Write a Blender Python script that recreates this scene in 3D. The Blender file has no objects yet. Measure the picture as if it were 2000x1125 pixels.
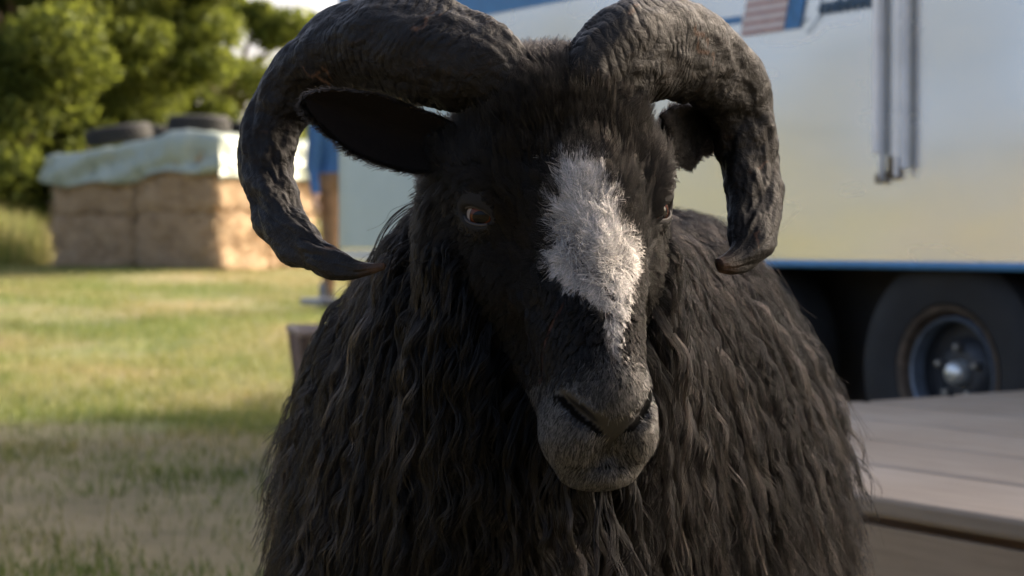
import bpy, bmesh, math, random
import numpy as np
from mathutils import Vector, Matrix
from mathutils.kdtree import KDTree

random.seed(7); RNG = np.random.default_rng(7)
S = bpy.context.scene; C = S.collection
PI = math.pi; rad = math.radians

# ------------------------------------------------------------------ camera, sky, sun, exposure
CAM_H = 0.766; FPX = 3611.0; PITCH = math.atan((562.5 - 470.0) / FPX)
cam_d = bpy.data.cameras.new('camera'); cam = bpy.data.objects.new('camera', cam_d); C.objects.link(cam)
cam_d.lens = 65.0; cam_d.sensor_width = 36.0; cam_d.clip_start = 0.05; cam_d.clip_end = 1500
cam.location = (0, 0, CAM_H); cam.rotation_euler = (PI / 2 - PITCH, 0, 0)
cam_d.dof.use_dof = True; cam_d.dof.focus_distance = 1.44; cam_d.dof.aperture_fstop = 9.0
S.camera = cam

SUN_AZ, SUN_EL = rad(57), rad(23)           # azimuth clockwise from +Y (the viewing direction)
world = bpy.data.worlds.new('World'); S.world = world; world.use_nodes = True
wn = world.node_tree.nodes; wl = world.node_tree.links
sky = wn.new('ShaderNodeTexSky'); sky.sky_type = 'NISHITA'; sky.sun_disc = False
sky.sun_elevation = SUN_EL; sky.sun_rotation = SUN_AZ
sky.dust_density = 8.0; sky.air_density = 0.55; sky.ozone_density = 0.3
wn['Background'].inputs[1].default_value = 0.15
wl.new(sky.outputs[0], wn['Background'].inputs[0])
sun_d = bpy.data.lights.new('sun', 'SUN'); sun_d.energy = 2.0; sun_d.angle = rad(1.0); sun_d.color = (1.0, 0.9, 0.74)
sun = bpy.data.objects.new('sun', sun_d); C.objects.link(sun)
to_sun = Vector((math.sin(SUN_AZ) * math.cos(SUN_EL), math.cos(SUN_AZ) * math.cos(SUN_EL), math.sin(SUN_EL)))
sun.rotation_euler = to_sun.to_track_quat('Z', 'Y').to_euler(); sun.location = (20, 20, 20)
S.view_settings.view_transform = 'Standard'; S.view_settings.look = 'None'
S.view_settings.use_white_balance = True; S.view_settings.white_balance_temperature = 6800
S.view_settings.exposure = 1.97; S.view_settings.gamma = 1.0; S.view_settings.use_curve_mapping = False
S.render.engine = 'CYCLES'; S.cycles.use_denoising = True
S.cycles.max_bounces = 8; S.cycles.transparent_max_bounces = 8; S.cycles.sample_clamp_indirect = 8
S.cycles_curves.shape = 'RIBBONS'; S.cycles_curves.subdivisions = 2

# ------------------------------------------------------------------ measuring helper: picture point at a distance -> place
cp, sp_ = math.cos(PITCH), math.sin(PITCH)
def at(px, py, d):
    u = (px - 1000.0) / FPX; v = (562.5 - py) / FPX
    # camera axes: right (1,0,0), up (0,sp,cp), forward (0,cp,-sp); d measured along +Y
    dy = cp + v * sp_; k = d / dy
    return np.array([u * k, d, CAM_H + (v * cp - sp_) * k])

# ------------------------------------------------------------------ object helpers
def link(o, parent=None):
    C.objects.link(o)
    if parent is not None: o.parent = parent
    return o
def tag(o, label=None, cat=None, group=None, kind=None):
    if label: o['label'] = label
    if cat: o['category'] = cat
    if group: o['group'] = group
    if kind: o['kind'] = kind
    return o
def empty(name, loc=(0, 0, 0), rz=0.0, label=None, cat=None, group=None):
    o = bpy.data.objects.new(name, None); C.objects.link(o); o.location = loc; o.rotation_euler = (0, 0, rz)
    o.empty_display_size = 0.1
    return tag(o, label, cat, group)
def mesh_np(name, V, F, mats, parent=None, smooth=False, mat_idx=None):
    me = bpy.data.meshes.new(name)
    V = np.asarray(V, dtype=np.float32)
    if isinstance(F, np.ndarray):
        n, k = F.shape
        me.vertices.add(len(V)); me.vertices.foreach_set('co', V.ravel())
        me.loops.add(n * k); me.loops.foreach_set('vertex_index', F.astype(np.int32).ravel())
        me.polygons.add(n); me.polygons.foreach_set('loop_start', np.arange(0, n * k, k, dtype=np.int32))
        me.update(calc_edges=True); me.validate()
    else:
        me.from_pydata(V.tolist(), [], F); me.update()
    for m in (mats if isinstance(mats, (list, tuple)) else [mats]): me.materials.append(m)
    if smooth: me.polygons.foreach_set('use_smooth', np.ones(len(me.polygons), dtype=bool))
    if mat_idx is not None: me.polygons.foreach_set('material_index', np.asarray(mat_idx, dtype=np.int32))
    o = bpy.data.objects.new(name, me)
    return link(o, parent)
class MB:
    """collects simple shapes into ONE mesh object"""
    def __init__(s): s.bm = bmesh.new()
    def box(s, c, size, rot=None, bevel=0.0):
        r = bmesh.ops.create_cube(s.bm, size=1.0); vs = r['verts']
        bmesh.ops.scale(s.bm, vec=Vector(size), verts=vs)
        if bevel > 0:
            es = list({e for v in vs for e in v.link_edges})
            rb = bmesh.ops.bevel(s.bm, geom=es, offset=bevel, segments=2, affect='EDGES', profile=0.5)
            vs = list({v for f in rb['faces'] for v in f.verts} | {v for v in vs if v.is_valid})
        if rot is not None: bmesh.ops.rotate(s.bm, cent=(0, 0, 0), matrix=rot, verts=vs)
        bmesh.ops.translate(s.bm, vec=Vector(c), verts=vs); return s
    def tube(s, pts, r, n=10, closed=False):
        pts = [Vector(p) for p in pts]; rs = r if isinstance(r, (list, tuple)) else [r] * len(pts)
        rings = []; N = len(pts); up = None
        for i, p in enumerate(pts):
            if closed: t = pts[(i + 1) % N] - pts[i - 1]
            else: t = pts[min(i + 1, N - 1)] - pts[max(i - 1, 0)]
            t.normalize()
            if up is None: up = Vector((0, 0, 1)) if abs(t.z) < 0.9 else Vector((1, 0, 0))
            a = t.cross(up).normalized(); b = a.cross(t).normalized(); up = b
            rings.append([s.bm.verts.new(p + (a * math.cos(2 * PI * k / n) + b * math.sin(2 * PI * k / n)) * rs[i]) for k in range(n)])
        m = N if closed else N - 1
        for i in range(m):
            A, B = rings[i], rings[(i + 1) % N]
            for k in range(n): s.bm.faces.new((A[k], A[(k + 1) % n], B[(k + 1) % n], B[k]))
        if not closed: s.bm.faces.new(rings[0]); s.bm.faces.new(rings[-1])
        return s
    def lathe(s, prof, n=48, axis=None, origin=(0, 0, 0)):
        """profile of (radius, height) turned about +Z, then moved by matrix axis"""
        M = axis or Matrix.Identity(4); rings = []
        for (r, h) in prof:
            rings.append([s.bm.verts.new(M @ Vector((r * math.cos(2 * PI * k / n), r * math.sin(2 * PI * k / n), h)) + Vector(origin)) for k in range(n)])
        for A, B in zip(rings, rings[1:]):
            for k in range(n): s.bm.faces.new((A[k], A[(k + 1) % n], B[(k + 1) % n], B[k]))
        return s
    def build(s, name, mat, parent=None, smooth=False):
        bmesh.ops.recalc_face_normals(s.bm, faces=s.bm.faces)
        me = bpy.data.meshes.new(name); s.bm.to_mesh(me); s.bm.free(); me.materials.append(mat)
        if smooth:
            me.polygons.foreach_set('use_smooth', np.ones(len(me.polygons), dtype=bool))
            me.set_sharp_from_angle(angle=rad(40))
        return link(bpy.data.objects.new(name, me), parent)

# ------------------------------------------------------------------ material helpers
class NT:
    def __init__(s, name):
        s.m = bpy.data.materials.new(name); s.m.use_nodes = True; s.t = s.m.node_tree; s.n = s.t.nodes
        s.b = s.n['Principled BSDF']; s.out = s.n['Material Output']
    def node(s, typ, **kw):
        n = s.n.new(typ)
        for k, v in kw.items():
            if k in n.inputs: n.inputs[k].default_value = v
            else: setattr(n, k, v)
        return n
    def l(s, a, b): s.t.links.new(a, b)
    def coord(s, scale=(1, 1, 1), kind='Object'):
        tc = s.n.new('ShaderNodeTexCoord'); mp = s.n.new('ShaderNodeMapping'); mp.inputs['Scale'].default_value = scale
        s.l(tc.outputs[kind], mp.inputs[0]); return mp.outputs[0]
    def noise(s, vec, scale, detail=5, rough=0.55, dist=0.0):
        n = s.node('ShaderNodeTexNoise', Scale=scale, Detail=detail, Roughness=rough, Distortion=dist); s.l(vec, n.inputs['Vector']); return n.outputs['Fac']
    def ramp(s, fac, stops):
        r = s.n.new('ShaderNodeValToRGB'); e = r.color_ramp.elements
        while len(e) < len(stops): e.new(0.5)
        for el, (p, c) in zip(e, stops): el.position = p; el.color = (*c, 1) if len(c) == 3 else c
        s.l(fac, r.inputs[0]); return r.outputs[0]
    def mix(s, fac, a, b, mode='MIX'):
        n = s.n.new('ShaderNodeMix'); n.data_type = 'RGBA'; n.blend_type = mode
        for v, i in ((fac, 0), (a, 6), (b, 7)):
            if hasattr(v, 'is_output'): s.l(v, n.inputs[i])
            elif isinstance(v, (int, float)): n.inputs[i].default_value = v
            else: n.inputs[i].default_value = (*v, 1)
        return n.outputs[2]
    def bump(s, h, strength=0.3, dist=0.01, to=None):
        n = s.node('ShaderNodeBump', Strength=strength, Distance=dist); s.l(h, n.inputs['Height']); s.l(n.outputs[0], (to or s.b).inputs['Normal']); return n
def simple(name, col, rough=0.6, metal=0.0, var=0.25, scale=8.0, bump=0.15, bdist=0.004, stretch=(1, 1, 1), spec=0.5):
    """painted / worn surface: colour with blotches and fine relief"""
    t = NT(name); v = t.coord(stretch)
    f = t.noise(v, scale, 6, 0.6); lo = tuple(c * (1 - var) for c in col); hi = tuple(min(1, c * (1 + var)) for c in col)
    t.l(t.ramp(f, [(0.3, lo), (0.7, hi)]), t.b.inputs['Base Color'])
    t.b.inputs['Roughness'].default_value = rough; t.b.inputs['Metallic'].default_value = metal
    t.b.inputs['Specular IOR Level'].default_value = spec
    if bump: t.bump(t.noise(v, scale * 6, 4), bump, bdist)
    return t.m

# ------------------------------------------------------------------ implicit shapes -> mesh (surface nets on a rectilinear grid)
def smin(a, b, k):
    h = np.clip(0.5 + 0.5 * (b - a) / k, 0, 1); return b + (a - b) * h - k * h * (1 - h)
def d_ell(X, Y, Z, c, r):
    x, y, z = X - c[0], Y - c[1], Z - c[2]
    k0 = np.sqrt((x / r[0]) ** 2 + (y / r[1]) ** 2 + (z / r[2]) ** 2)
    k1 = np.sqrt((x / r[0] ** 2) ** 2 + (y / r[1] ** 2) ** 2 + (z / r[2] ** 2) ** 2)
    return k0 * (k0 - 1) / (k1 + 1e-9)
def d_cone(X, Y, Z, a, b, ra, rb):
    ax, ay, az = b[0] - a[0], b[1] - a[1], b[2] - a[2]; L2 = ax * ax + ay * ay + az * az
    x, y, z = X - a[0], Y - a[1], Z - a[2]
    t = np.clip((x * ax + y * ay + z * az) / L2, 0, 1)
    return np.sqrt((x - t * ax) ** 2 + (y - t * ay) ** 2 + (z - t * az) ** 2) - (ra + (rb - ra) * t)
class Solid:
    """list of (op, shape, frame, smoothness); frames: None = world, (origin, 3x3 rows) = local"""
    def __init__(s): s.p = []
    def ell(s, c, r, k=0.03, fr=None, op='u'): s.p.append((op, 'e', (np.array(c, float), np.array(r, float)), fr, k)); return s
    def cone(s, a, b, ra, rb, k=0.03, fr=None, op='u'): s.p.append((op, 'c', (np.array(a, float), np.array(b, float), ra, rb), fr, k)); return s
    def bound(s, pr):
        op, kind, a, fr, k = pr
        if kind == 'e': pts = np.array([a[0]]); r = a[1].max()
        else: pts = np.array([a[0], a[1]]); r = max(a[2], a[3])
        if fr is not None: pts = fr[0] + pts @ fr[1]
        m = r + 3 * k + 0.03
        return pts.min(0) - m, pts.max(0) + m
    def ev(s, pr, F, X, Y, Z):
        op, kind, a, fr, k = pr
        if fr is not None:
            o, R = fr; x, y, z = X - o[0], Y - o[1], Z - o[2]
            X = x * R[0, 0] + y * R[0, 1] + z * R[0, 2]; Y2 = x * R[1, 0] + y * R[1, 1] + z * R[1, 2]
            Z = x * R[2, 0] + y * R[2, 1] + z * R[2, 2]; Y = Y2
        d = d_ell(X, Y, Z, *a) if kind == 'e' else d_cone(X, Y, Z, *a)
        return smin(F, d, k) if op == 'u' else -smin(-F, d, k)
    def at(s, P):
        X, Y, Z = P[..., 0], P[..., 1], P[..., 2]; F = np.full(X.shape, 3.0)
        for pr in s.p: F = s.ev(pr, F, X, Y, Z)
        return F
    def grad(s, P, e=0.002):
        g = np.stack([s.at(P + np.array(v) * e) - s.at(P - np.array(v) * e) for v in ((1, 0, 0), (0, 1, 0), (0, 0, 1))], -1)
        return g / (np.linalg.norm(g, axis=-1, keepdims=True) + 1e-9)
    def mesh(s, xs, ys, zs):
        F = np.full((len(xs), len(ys), len(zs)), 1.0, dtype=np.float32)
        for pr in s.p:
            lo, hi = s.bound(pr)
            i0, i1 = np.searchsorted(xs, [lo[0], hi[0]]); j0, j1 = np.searchsorted(ys, [lo[1], hi[1]]); k0, k1 = np.searchsorted(zs, [lo[2], hi[2]])
            if i1 <= i0 or j1 <= j0 or k1 <= k0: continue
            X = xs[i0:i1, None, None].astype(np.float32); Y = ys[None, j0:j1, None].astype(np.float32); Z = zs[None, None, k0:k1].astype(np.float32)
            F[i0:i1, j0:j1, k0:k1] = s.ev(pr, F[i0:i1, j0:j1, k0:k1], X, Y, Z)
        return surface_nets(F, xs, ys, zs)
def surface_nets(F, xs, ys, zs):
    ins = F < 0; nx, ny, nz = F.shape
    c = np.zeros((nx - 1, ny - 1, nz - 1), dtype=np.int8)
    for i in (0, 1):
        for j in (0, 1):
            for k in (0, 1): c += ins[i:nx - 1 + i, j:ny - 1 + j, k:nz - 1 + k]
    I, J, K = np.nonzero((c > 0) & (c < 8)); idx = np.full(c.shape, -1, dtype=np.int32); idx[I, J, K] = np.arange(len(I))
    acc = np.zeros((len(I), 3)); cnt = np.zeros(len(I))
    cor = [(i, j, k) for i in (0, 1) for j in (0, 1) for k in (0, 1)]
    for a in cor:
        for ax in range(3):
            if a[ax]: continue
            b = list(a); b[ax] = 1
            fa = F[I + a[0], J + a[1], K + a[2]]; fb = F[I + b[0], J + b[1], K + b[2]]; m = (fa < 0) != (fb < 0)
            t = np.where(m, fa / (fa - fb + 1e-12), 0)
            pa = np.stack([xs[I + a[0]], ys[J + a[1]], zs[K + a[2]]], 1); pb = np.stack([xs[I + b[0]], ys[J + b[1]], zs[K + b[2]]], 1)
            acc += np.where(m[:, None], pa + t[:, None] * (pb - pa), 0); cnt += m
    V = acc / np.maximum(cnt, 1)[:, None]
    quads = []
    for ax in range(3):
        sl0 = [slice(None)] * 3; sl1 = [slice(None)] * 3; sl0[ax] = slice(0, -1); sl1[ax] = slice(1, None)
        A = ins[tuple(sl0)]; B = ins[tuple(sl1)]; m = A != B
        o1, o2 = [q for q in range(3) if q != ax]
        g = list(np.nonzero(m)); flip = A[tuple(g)]
        ok = (g[o1] > 0) & (g[o2] > 0) & (g[o1] < c.shape[o1]) & (g[o2] < c.shape[o2])
        g = [q[ok] for q in g]; flip = flip[ok]
        def cell(d1, d2):
            q = [None] * 3; q[ax] = g[ax]; q[o1] = g[o1] - d1; q[o2] = g[o2] - d2; return idx[tuple(q)]
        Q = np.stack([cell(1, 1), cell(0, 1), cell(0, 0), cell(1, 0)], 1)
        if ax == 1: flip = ~flip
        Q[~flip] = Q[~flip][:, ::-1]; quads.append(Q)
    return V, np.concatenate(quads)

# ------------------------------------------------------------------ ground
def terrain(x, y):
    x = np.asarray(x, float); y = np.asarray(y, float)
    t = np.clip((y - 9.0) / 11.0, 0, 1); h = 0.46 * (t * t * (3 - 2 * t) * 0.6 + t * 0.4)
    h = h + np.clip(y - 20, 0, 40) * 0.035
    h = h + 1.1 * np.clip((-x - 5.4) / 5, 0, 1.5) ** 1.3 * np.clip((y - 16) / 8, 0, 1)       # bank rising to the left, beyond the stack
    q_ = np.clip((-x - 8) / 14, 0, 1); h = h + 1.5 * q_ * q_ * (3 - 2 * q_)                    # field rising off to the left
    h = h - 0.06 * np.exp(-((y - 8.2) / 1.2) ** 2)
    h = h + 0.018 * np.sin(x * 1.7 + y * 0.6) * np.sin(y * 0.9) * np.clip((y - 3) / 4, 0, 1)
    return h
def ground_material():
    t = NT('meadow_ground'); v = t.coord((1, 1, 1))
    big = t.noise(v, 0.55, 4, 0.6); mid = t.noise(v, 3.0, 6, 0.65); fine = t.noise(v, 40, 4, 0.7)
    green = t.ramp(mid, [(0.3, (0.075, 0.10, 0.02)), (0.7, (0.17, 0.19, 0.045))])
    dry = t.ramp(mid, [(0.3, (0.20, 0.165, 0.085)), (0.75, (0.34, 0.28, 0.155))])
    f = t.ramp(big, [(0.42, (0, 0, 0)), (0.66, (1, 1, 1))])
    c = t.mix(f, green, dry)
    sx = t.n.new('ShaderNodeSeparateXYZ'); t.l(v, sx.inputs[0]); ad = t.n.new('ShaderNodeMath'); ad.operation = 'MULTIPLY_ADD'; t.l(mid, ad.inputs[0]); ad.inputs[1].default_value = 1.6; t.l(sx.outputs[1], ad.inputs[2])
    worn = t.ramp(mid, [(0.25, (0.15, 0.115, 0.055)), (0.5, (0.235, 0.183, 0.092)), (0.75, (0.30, 0.235, 0.125))])      # trodden earth in front of the caravan
    mr = t.node('ShaderNodeMapRange'); t.l(ad.outputs[0], mr.inputs[0]); mr.inputs[1].default_value = 8.3; mr.inputs[2].default_value = 9.2; mr.inputs[3].default_value = 0.85; mr.inputs[4].default_value = 0.0
    c = t.mix(mr.outputs[0], c, worn); c = t.mix(0.35, c, t.ramp(fine, [(0.3, (0.3, 0.3, 0.3)), (0.7, (1, 1, 1))]), 'MULTIPLY')
    t.l(c, t.b.inputs['Base Color']); t.b.inputs['Roughness'].default_value = 0.95; t.bump(fine, 0.5, 0.02)
    return t.m
gx = np.unique(np.concatenate([np.linspace(-400, -30, 20), np.linspace(-30, -14, 20), np.linspace(-14, 10, 90), np.linspace(10, 400, 24)]))
gy = np.unique(np.concatenate([np.linspace(-200, -2, 14), np.linspace(-2, 30, 110), np.linspace(30, 700, 36)]))
GX, GY = np.meshgrid(gx, gy, indexing='ij'); GZ = terrain(GX, GY)
ii = np.arange(len(gx) * len(gy)).reshape(len(gx), len(gy))
GF = np.stack([ii[:-1, :-1], ii[1:, :-1], ii[1:, 1:], ii[:-1, 1:]], -1).reshape(-1, 4)
ground = mesh_np('ground', np.stack([GX, GY, GZ], -1).reshape(-1, 3), GF, ground_material(), smooth=True)
tag(ground, 'dry and green meadow ground under everything', 'ground', kind='structure')

def blades_material(name, cols):
    t = NT(name); g = t.n.new('ShaderNodeNewGeometry')
    v = t.coord((1, 1, 1)); big = t.noise(v, 0.55, 4, 0.6)
    c1 = t.ramp(g.outputs['Random Per Island'], cols[0]); c2 = t.ramp(g.outputs['Random Per Island'], cols[1])
    c = t.mix(t.ramp(big, [(0.42, (0, 0, 0)), (0.66, (1, 1, 1))]), c1, c2)
    t.l(c, t.b.inputs['Base Color']); t.b.inputs['Roughness'].default_value = 0.7
    tr = t.n.new('ShaderNodeBsdfTranslucent'); t.l(c, tr.inputs[0]); mx = t.n.new('ShaderNodeMixShader'); mx.inputs[0].default_value = 0.4
    t.l(t.b.outputs[0], mx.inputs[1]); t.l(tr.outputs[0], mx.inputs[2]); t.l(mx.outputs[0], t.out.inputs[0])
    return t.m
GRASS = blades_material('grass_blades', ([(0.0, (0.07, 0.11, 0.018)), (0.6, (0.15, 0.19, 0.04)), (1.0, (0.24, 0.24, 0.075))],
                                         [(0.0, (0.14, 0.15, 0.04)), (0.5, (0.27, 0.23, 0.1)), (1.0, (0.36, 0.29, 0.15))]))
def blades(name, x, y, hlo, hhi, w, mat, label, lean=0.6):
    n = len(x); z = terrain(x, y); h = RNG.uniform(hlo, hhi, n); a = RNG.uniform(0, 2 * PI, n); b = RNG.uniform(0, 2 * PI, n)
    base = np.stack([x, y, z - 0.004], 1); wv = np.stack([np.cos(a), np.sin(a), 0 * a], 1) * (w * RNG.uniform(0.6, 1.3, n))[:, None]
    ln = np.stack([np.cos(b), np.sin(b), 0 * b], 1) * (h * lean * RNG.uniform(0.1, 1.0, n))[:, None]
    up = np.stack([0 * h, 0 * h, h], 1)
    V = np.stack([base - wv, base + wv, base + wv * 0.7 + up * 0.6 + ln * 0.4, base - wv * 0.7 + up * 0.6 + ln * 0.4, base + up + ln], 1).reshape(-1, 3)
    i = np.arange(n) * 5
    F = np.concatenate([np.stack([i, i + 1, i + 2], 1), np.stack([i, i + 2, i + 3], 1), np.stack([i + 3, i + 2, i + 4], 1)])
    return tag(mesh_np(name, V, F, mat), label, 'grass', kind='stuff')
n = 170000; y = 3.6 + 18.3 * RNG.random(n) ** 1.1; x = -0.30 * y - 1.0 + RNG.random(n) * (0.30 * y + 1.2)
keep = RNG.random(n) < (0.4 + 0.6 * (np.sin(x * 2.1 + np.sin(y * 1.3)) * np.sin(y * 1.7 + x) > -0.35)) * np.where(y < 7.9 + .3 * np.sin(x * 3), 0.22 + .3 * (np.sin(x * 4.1) * np.sin(y * 3.3 + 1) > .35), 1)
blades('meadow_grass', x[keep], y[keep], 0.02, 0.065, 0.0028, GRASS, 'short patchy green and straw coloured meadow grass', 0.9)
n = 34000; y = RNG.uniform(20.4, 29, n); x = (-0.245 - .1 * RNG.random(n) ** .8) * y - RNG.random(n) * .5
blades('tall_grass', x, y, 0.12, 0.62, 0.006, GRASS, 'tall yellow green grass on the bank beside the straw stack', 0.5)
n = 14000; y = RNG.uniform(21.5, 30, n); x = RNG.uniform(-0.24, -0.05, n) * y
blades('rough_grass', x, y, 0.08, 0.35, 0.006, GRASS, 'rough grass growing under the trees behind the stack', 0.6)

# ------------------------------------------------------------------ trees
def leaf_material(name, cols):
    t = NT(name); g = t.n.new('ShaderNodeNewGeometry'); c = t.ramp(g.outputs['Random Per Island'], cols)
    t.l(c, t.b.inputs['Base Color']); t.b.inputs['Roughness'].default_value = 0.75; t.b.inputs['Specular IOR Level'].default_value = 0.2
    tr = t.n.new('ShaderNodeBsdfTranslucent'); t.l(t.mix(0.5, c, (0.22, 0.25, 0.04)), tr.inputs[0])
    mx = t.n.new('ShaderNodeMixShader'); mx.inputs[0].default_value = 0.42
    t.l(t.b.outputs[0], mx.inputs[1]); t.l(tr.outputs[0], mx.inputs[2]); t.l(mx.outputs[0], t.out.inputs[0]); return t.m
LEAF = [leaf_material('leaves_light', [(0, (0.07, 0.10, 0.02)), (0.6, (0.12, 0.15, 0.03)), (1, (0.18, 0.20, 0.05))]),
        leaf_material('leaves_mid', [(0, (0.055, 0.08, 0.015)), (0.6, (0.095, 0.12, 0.022)), (1, (0.14, 0.16, 0.035))]),
        leaf_material('leaves_dark', [(0, (0.04, 0.058, 0.012)), (0.7, (0.07, 0.095, 0.018)), (1, (0.11, 0.125, 0.026))])]
BARK = simple('bark', (0.11, 0.075, 0.045), 0.9, var=0.4, scale=6, bump=0.6, bdist=0.03, stretch=(3, 3, 0.6))
def foliage(name, parent, clumps, per, leaf, mat):
    P = []
    for (c, r) in clumps:
        d = RNG.normal(size=(per, 3)); d /= np.linalg.norm(d, axis=1)[:, None]
        P.append(np.array(c) + d * (RNG.random(per) ** 0.45)[:, None] * np.array(r))
    P = np.concatenate(P); n = len(P)
    a = RNG.normal(size=(n, 3)); a /= np.linalg.norm(a, axis=1)[:, None]
    b = np.cross(a, RNG.normal(size=(n, 3))); b /= np.linalg.norm(b, axis=1)[:, None]
    s = leaf * RNG.uniform(0.6, 1.3, n)[:, None]
    V = np.stack([P - a * s, P + b * s * 0.45, P + a * s, P - b * s * 0.45], 1).reshape(-1, 3)
    return mesh_np(name, V, np.arange(n * 4).reshape(n, 4), mat, parent)
def tree(loc, h, spread, nclump, per, mat, label, group, leaf=0.1, base=0.35, name='broadleaf_tree', seed=0):
    R = random.Random(seed); g = float(terrain(loc[0], loc[1]))
    t = empty(name, (loc[0], loc[1], g), label=label, cat='tree', group=group)
    mb = MB(); r0 = 0.035 * h
    top = Vector((R.uniform(-.3, .3), R.uniform(-.3, .3), h * 0.72))
    mb.tube([(0, 0, -0.15), (0.02, 0, h * .15), (top.x * .5, top.y * .5, h * .42), top], [r0 * 1.25, r0, r0 * .7, r0 * .2], 10)
    clumps = []
    for i in range(nclump):
        a = R.uniform(0, 2 * PI); zz = R.uniform(base, 1.0); prof = math.sin(PI * min(1, (zz - base * .6) / (1.12 - base * .6))) ** 0.7
        rr = spread * prof * math.sqrt(R.uniform(0.08, 1.0))
        c = Vector((rr * math.cos(a), rr * math.sin(a), h * zz)); q = spread * R.uniform(0.2, 0.36)
        clumps.append((c, (q, q, q * R.uniform(.5, .75))))
        if i % 3 == 0:
            z0 = h * max(0.18, zz * .55); s0 = Vector((top.x * z0 / h, top.y * z0 / h, z0))
            mb.tube([s0, s0.lerp(c, .5) + Vector((0, 0, .06 * h)), c], [r0 * .42, r0 * .25, r0 * .08], 6)
    mb.build('trunk', BARK, t, True)
    foliage('crown', t, clumps, int(per * 1.5), leaf * .74, mat)
    return t
G = 'trees behind the straw stack'
def tx(px, d): return (px - 1000) / FPX * d
tree((tx(462, 29), 29), 4.7, 1.7, 15, 480, LEAF[0], 'yellow green broadleaf tree behind the stack with sky gaps in its crown', G, seed=3)
tree((tx(215, 27), 27), 4.9, 1.95, 48, 560, LEAF[1], 'mid green broadleaf tree with dense crown directly behind the stack tyres', G, base=.25, seed=5)
tree((tx(40, 25), 25), 5.0, 2.1, 52, 560, LEAF[2], 'dark shady tree at the far end of the stack', G, base=.22, seed=8)
tree((tx(-150, 28), 28), 5.5, 2.4, 40, 420, LEAF[2], 'dark tree on the grassy bank', G, base=.2, seed=10)
tree((tx(130, 34), 34), 7.0, 3.2, 44, 520, LEAF[1], 'tall broad tree rising behind the nearer trees', G, base=.2, seed=12)
tree((tx(270, 37), 37), 4.6, 2.3, 30, 420, LEAF[0], 'pale green tree standing farthest back behind the stack', G, base=.22, seed=15)
def bush(loc, r, h, mat, label, seed):
    R = random.Random(seed); g = float(terrain(*loc)); t = empty('bush', (loc[0], loc[1], g), label=label, cat='bush', group='bushes under the trees')
    mb = MB()
    for k in range(6):
        a = R.uniform(0, 2 * PI); mb.tube([(0, 0, -.05), (r * .3 * math.cos(a), r * .3 * math.sin(a), h * .4), (r * .6 * math.cos(a), r * .6 * math.sin(a), h * .8)], [.03, .02, .008], 5)
    mb.build('stem', BARK, t)
    cl = [(Vector((R.uniform(-r, r) * .7, R.uniform(-r, r) * .6, h * R.uniform(.25, .85))), (r * .42, r * .42, h * .25)) for _ in range(14)]
    foliage('leaves', t, cl, 420, 0.07, mat)
bush((tx(-20, 24.5), 24.5), 1.0, 0.9, LEAF[2], 'dark low bush left of the tarpaulin', 1)
bush((tx(200, 24.5), 24.5), 1.0, 1.7, LEAF[1], 'green bush just behind the tyre pile', 2)
bush((tx(350, 26), 26), 1.2, 1.6, LEAF[1], 'broad green bush between the pale tree and the tyres', 3)
bush((tx(540, 27), 27), 1.3, 1.8, LEAF[0], 'bright bush behind the open end of the stack', 4)
bush((tx(-40, 24), 24), 1.2, 1.2, LEAF[1], 'low bush on the grassy bank', 6)

# ------------------------------------------------------------------ straw stack, tarpaulin, tyres
STRAW = NT('straw'); v = STRAW.coord((1, 1, 1))
f1 = STRAW.noise(v, 5, 6, 0.7); f2 = STRAW.noise(STRAW.coord((14, 14, 60)), 3, 4, 0.7)
c = STRAW.ramp(f1, [(0.28, (0.30, 0.205, 0.12)), (0.5, (0.46, 0.325, 0.20)), (0.75, (0.56, 0.415, 0.265))])
STRAW.l(STRAW.mix(0.55, c, STRAW.ramp(f2, [(0.3, (0.45, 0.42, 0.38)), (0.7, (1, 1, 1))]), 'MULTIPLY'), STRAW.b.inputs['Base Color'])
STRAW.b.inputs['Roughness'].default_value = 0.9; STRAW.bump(f2, 0.8, 0.03); STRAW = STRAW.m
stk_o = np.array([tx(428, 19.0), 19.0]); e1 = np.array([-0.893, 0.45]); e2 = np.array([0.45, 0.893])
stk_z = float(terrain(*(stk_o + e1 * 1.0))) - 0.02
def bale_mesh(sx, sy, sz, seed):
    R = np.random.default_rng(seed); n = (16, 14, 12); V = []; idx = {}
    bm = bmesh.new(); bmesh.ops.create_cube(bm, size=1.0); bmesh.ops.subdivide_edges(bm, edges=bm.edges, cuts=14, use_grid_fill=True)
    P = np.array([v.co for v in bm.verts]); q = P * 2
    L8 = (np.abs(q) ** 14).sum(1) ** (1 / 14); q = q / L8[:, None]; P = q / 2 * np.array([sx, sy, sz])
    nrm = q / np.linalg.norm(q, axis=1)[:, None]; ph = R.uniform(0, 6, 6)
    dz = 0.02 * np.sin(P[:, 0] * 9 + ph[0]) * np.sin(P[:, 2] * 11 + ph[1]) + 0.015 * np.sin(P[:, 1] * 13 + ph[2]) * np.sin(P[:, 2] * 7 + ph[3]) + R.normal(0, .008, len(P))
    P = P + nrm * dz[:, None]
    for v_, p in zip(bm.verts, P): v_.co = p
    me = bpy.data.meshes.new('straw_bale'); bm.to_mesh(me); bm.free(); me.materials.append(STRAW)
    me.polygons.foreach_set('use_smooth', np.ones(len(me.polygons), dtype=bool)); return me
STRAW2 = NT('loose_straw'); hi_ = STRAW2.n.new('ShaderNodeNewGeometry')
STRAW2.l(STRAW2.ramp(hi_.outputs['Random Per Island'], [(0, (.20, .13, .07)), (.5, (.44, .31, .18)), (1, (.62, .48, .31))]), STRAW2.b.inputs['Base Color']); STRAW2.b.inputs['Roughness'].default_value = .8; STRAW2 = STRAW2.m
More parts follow.
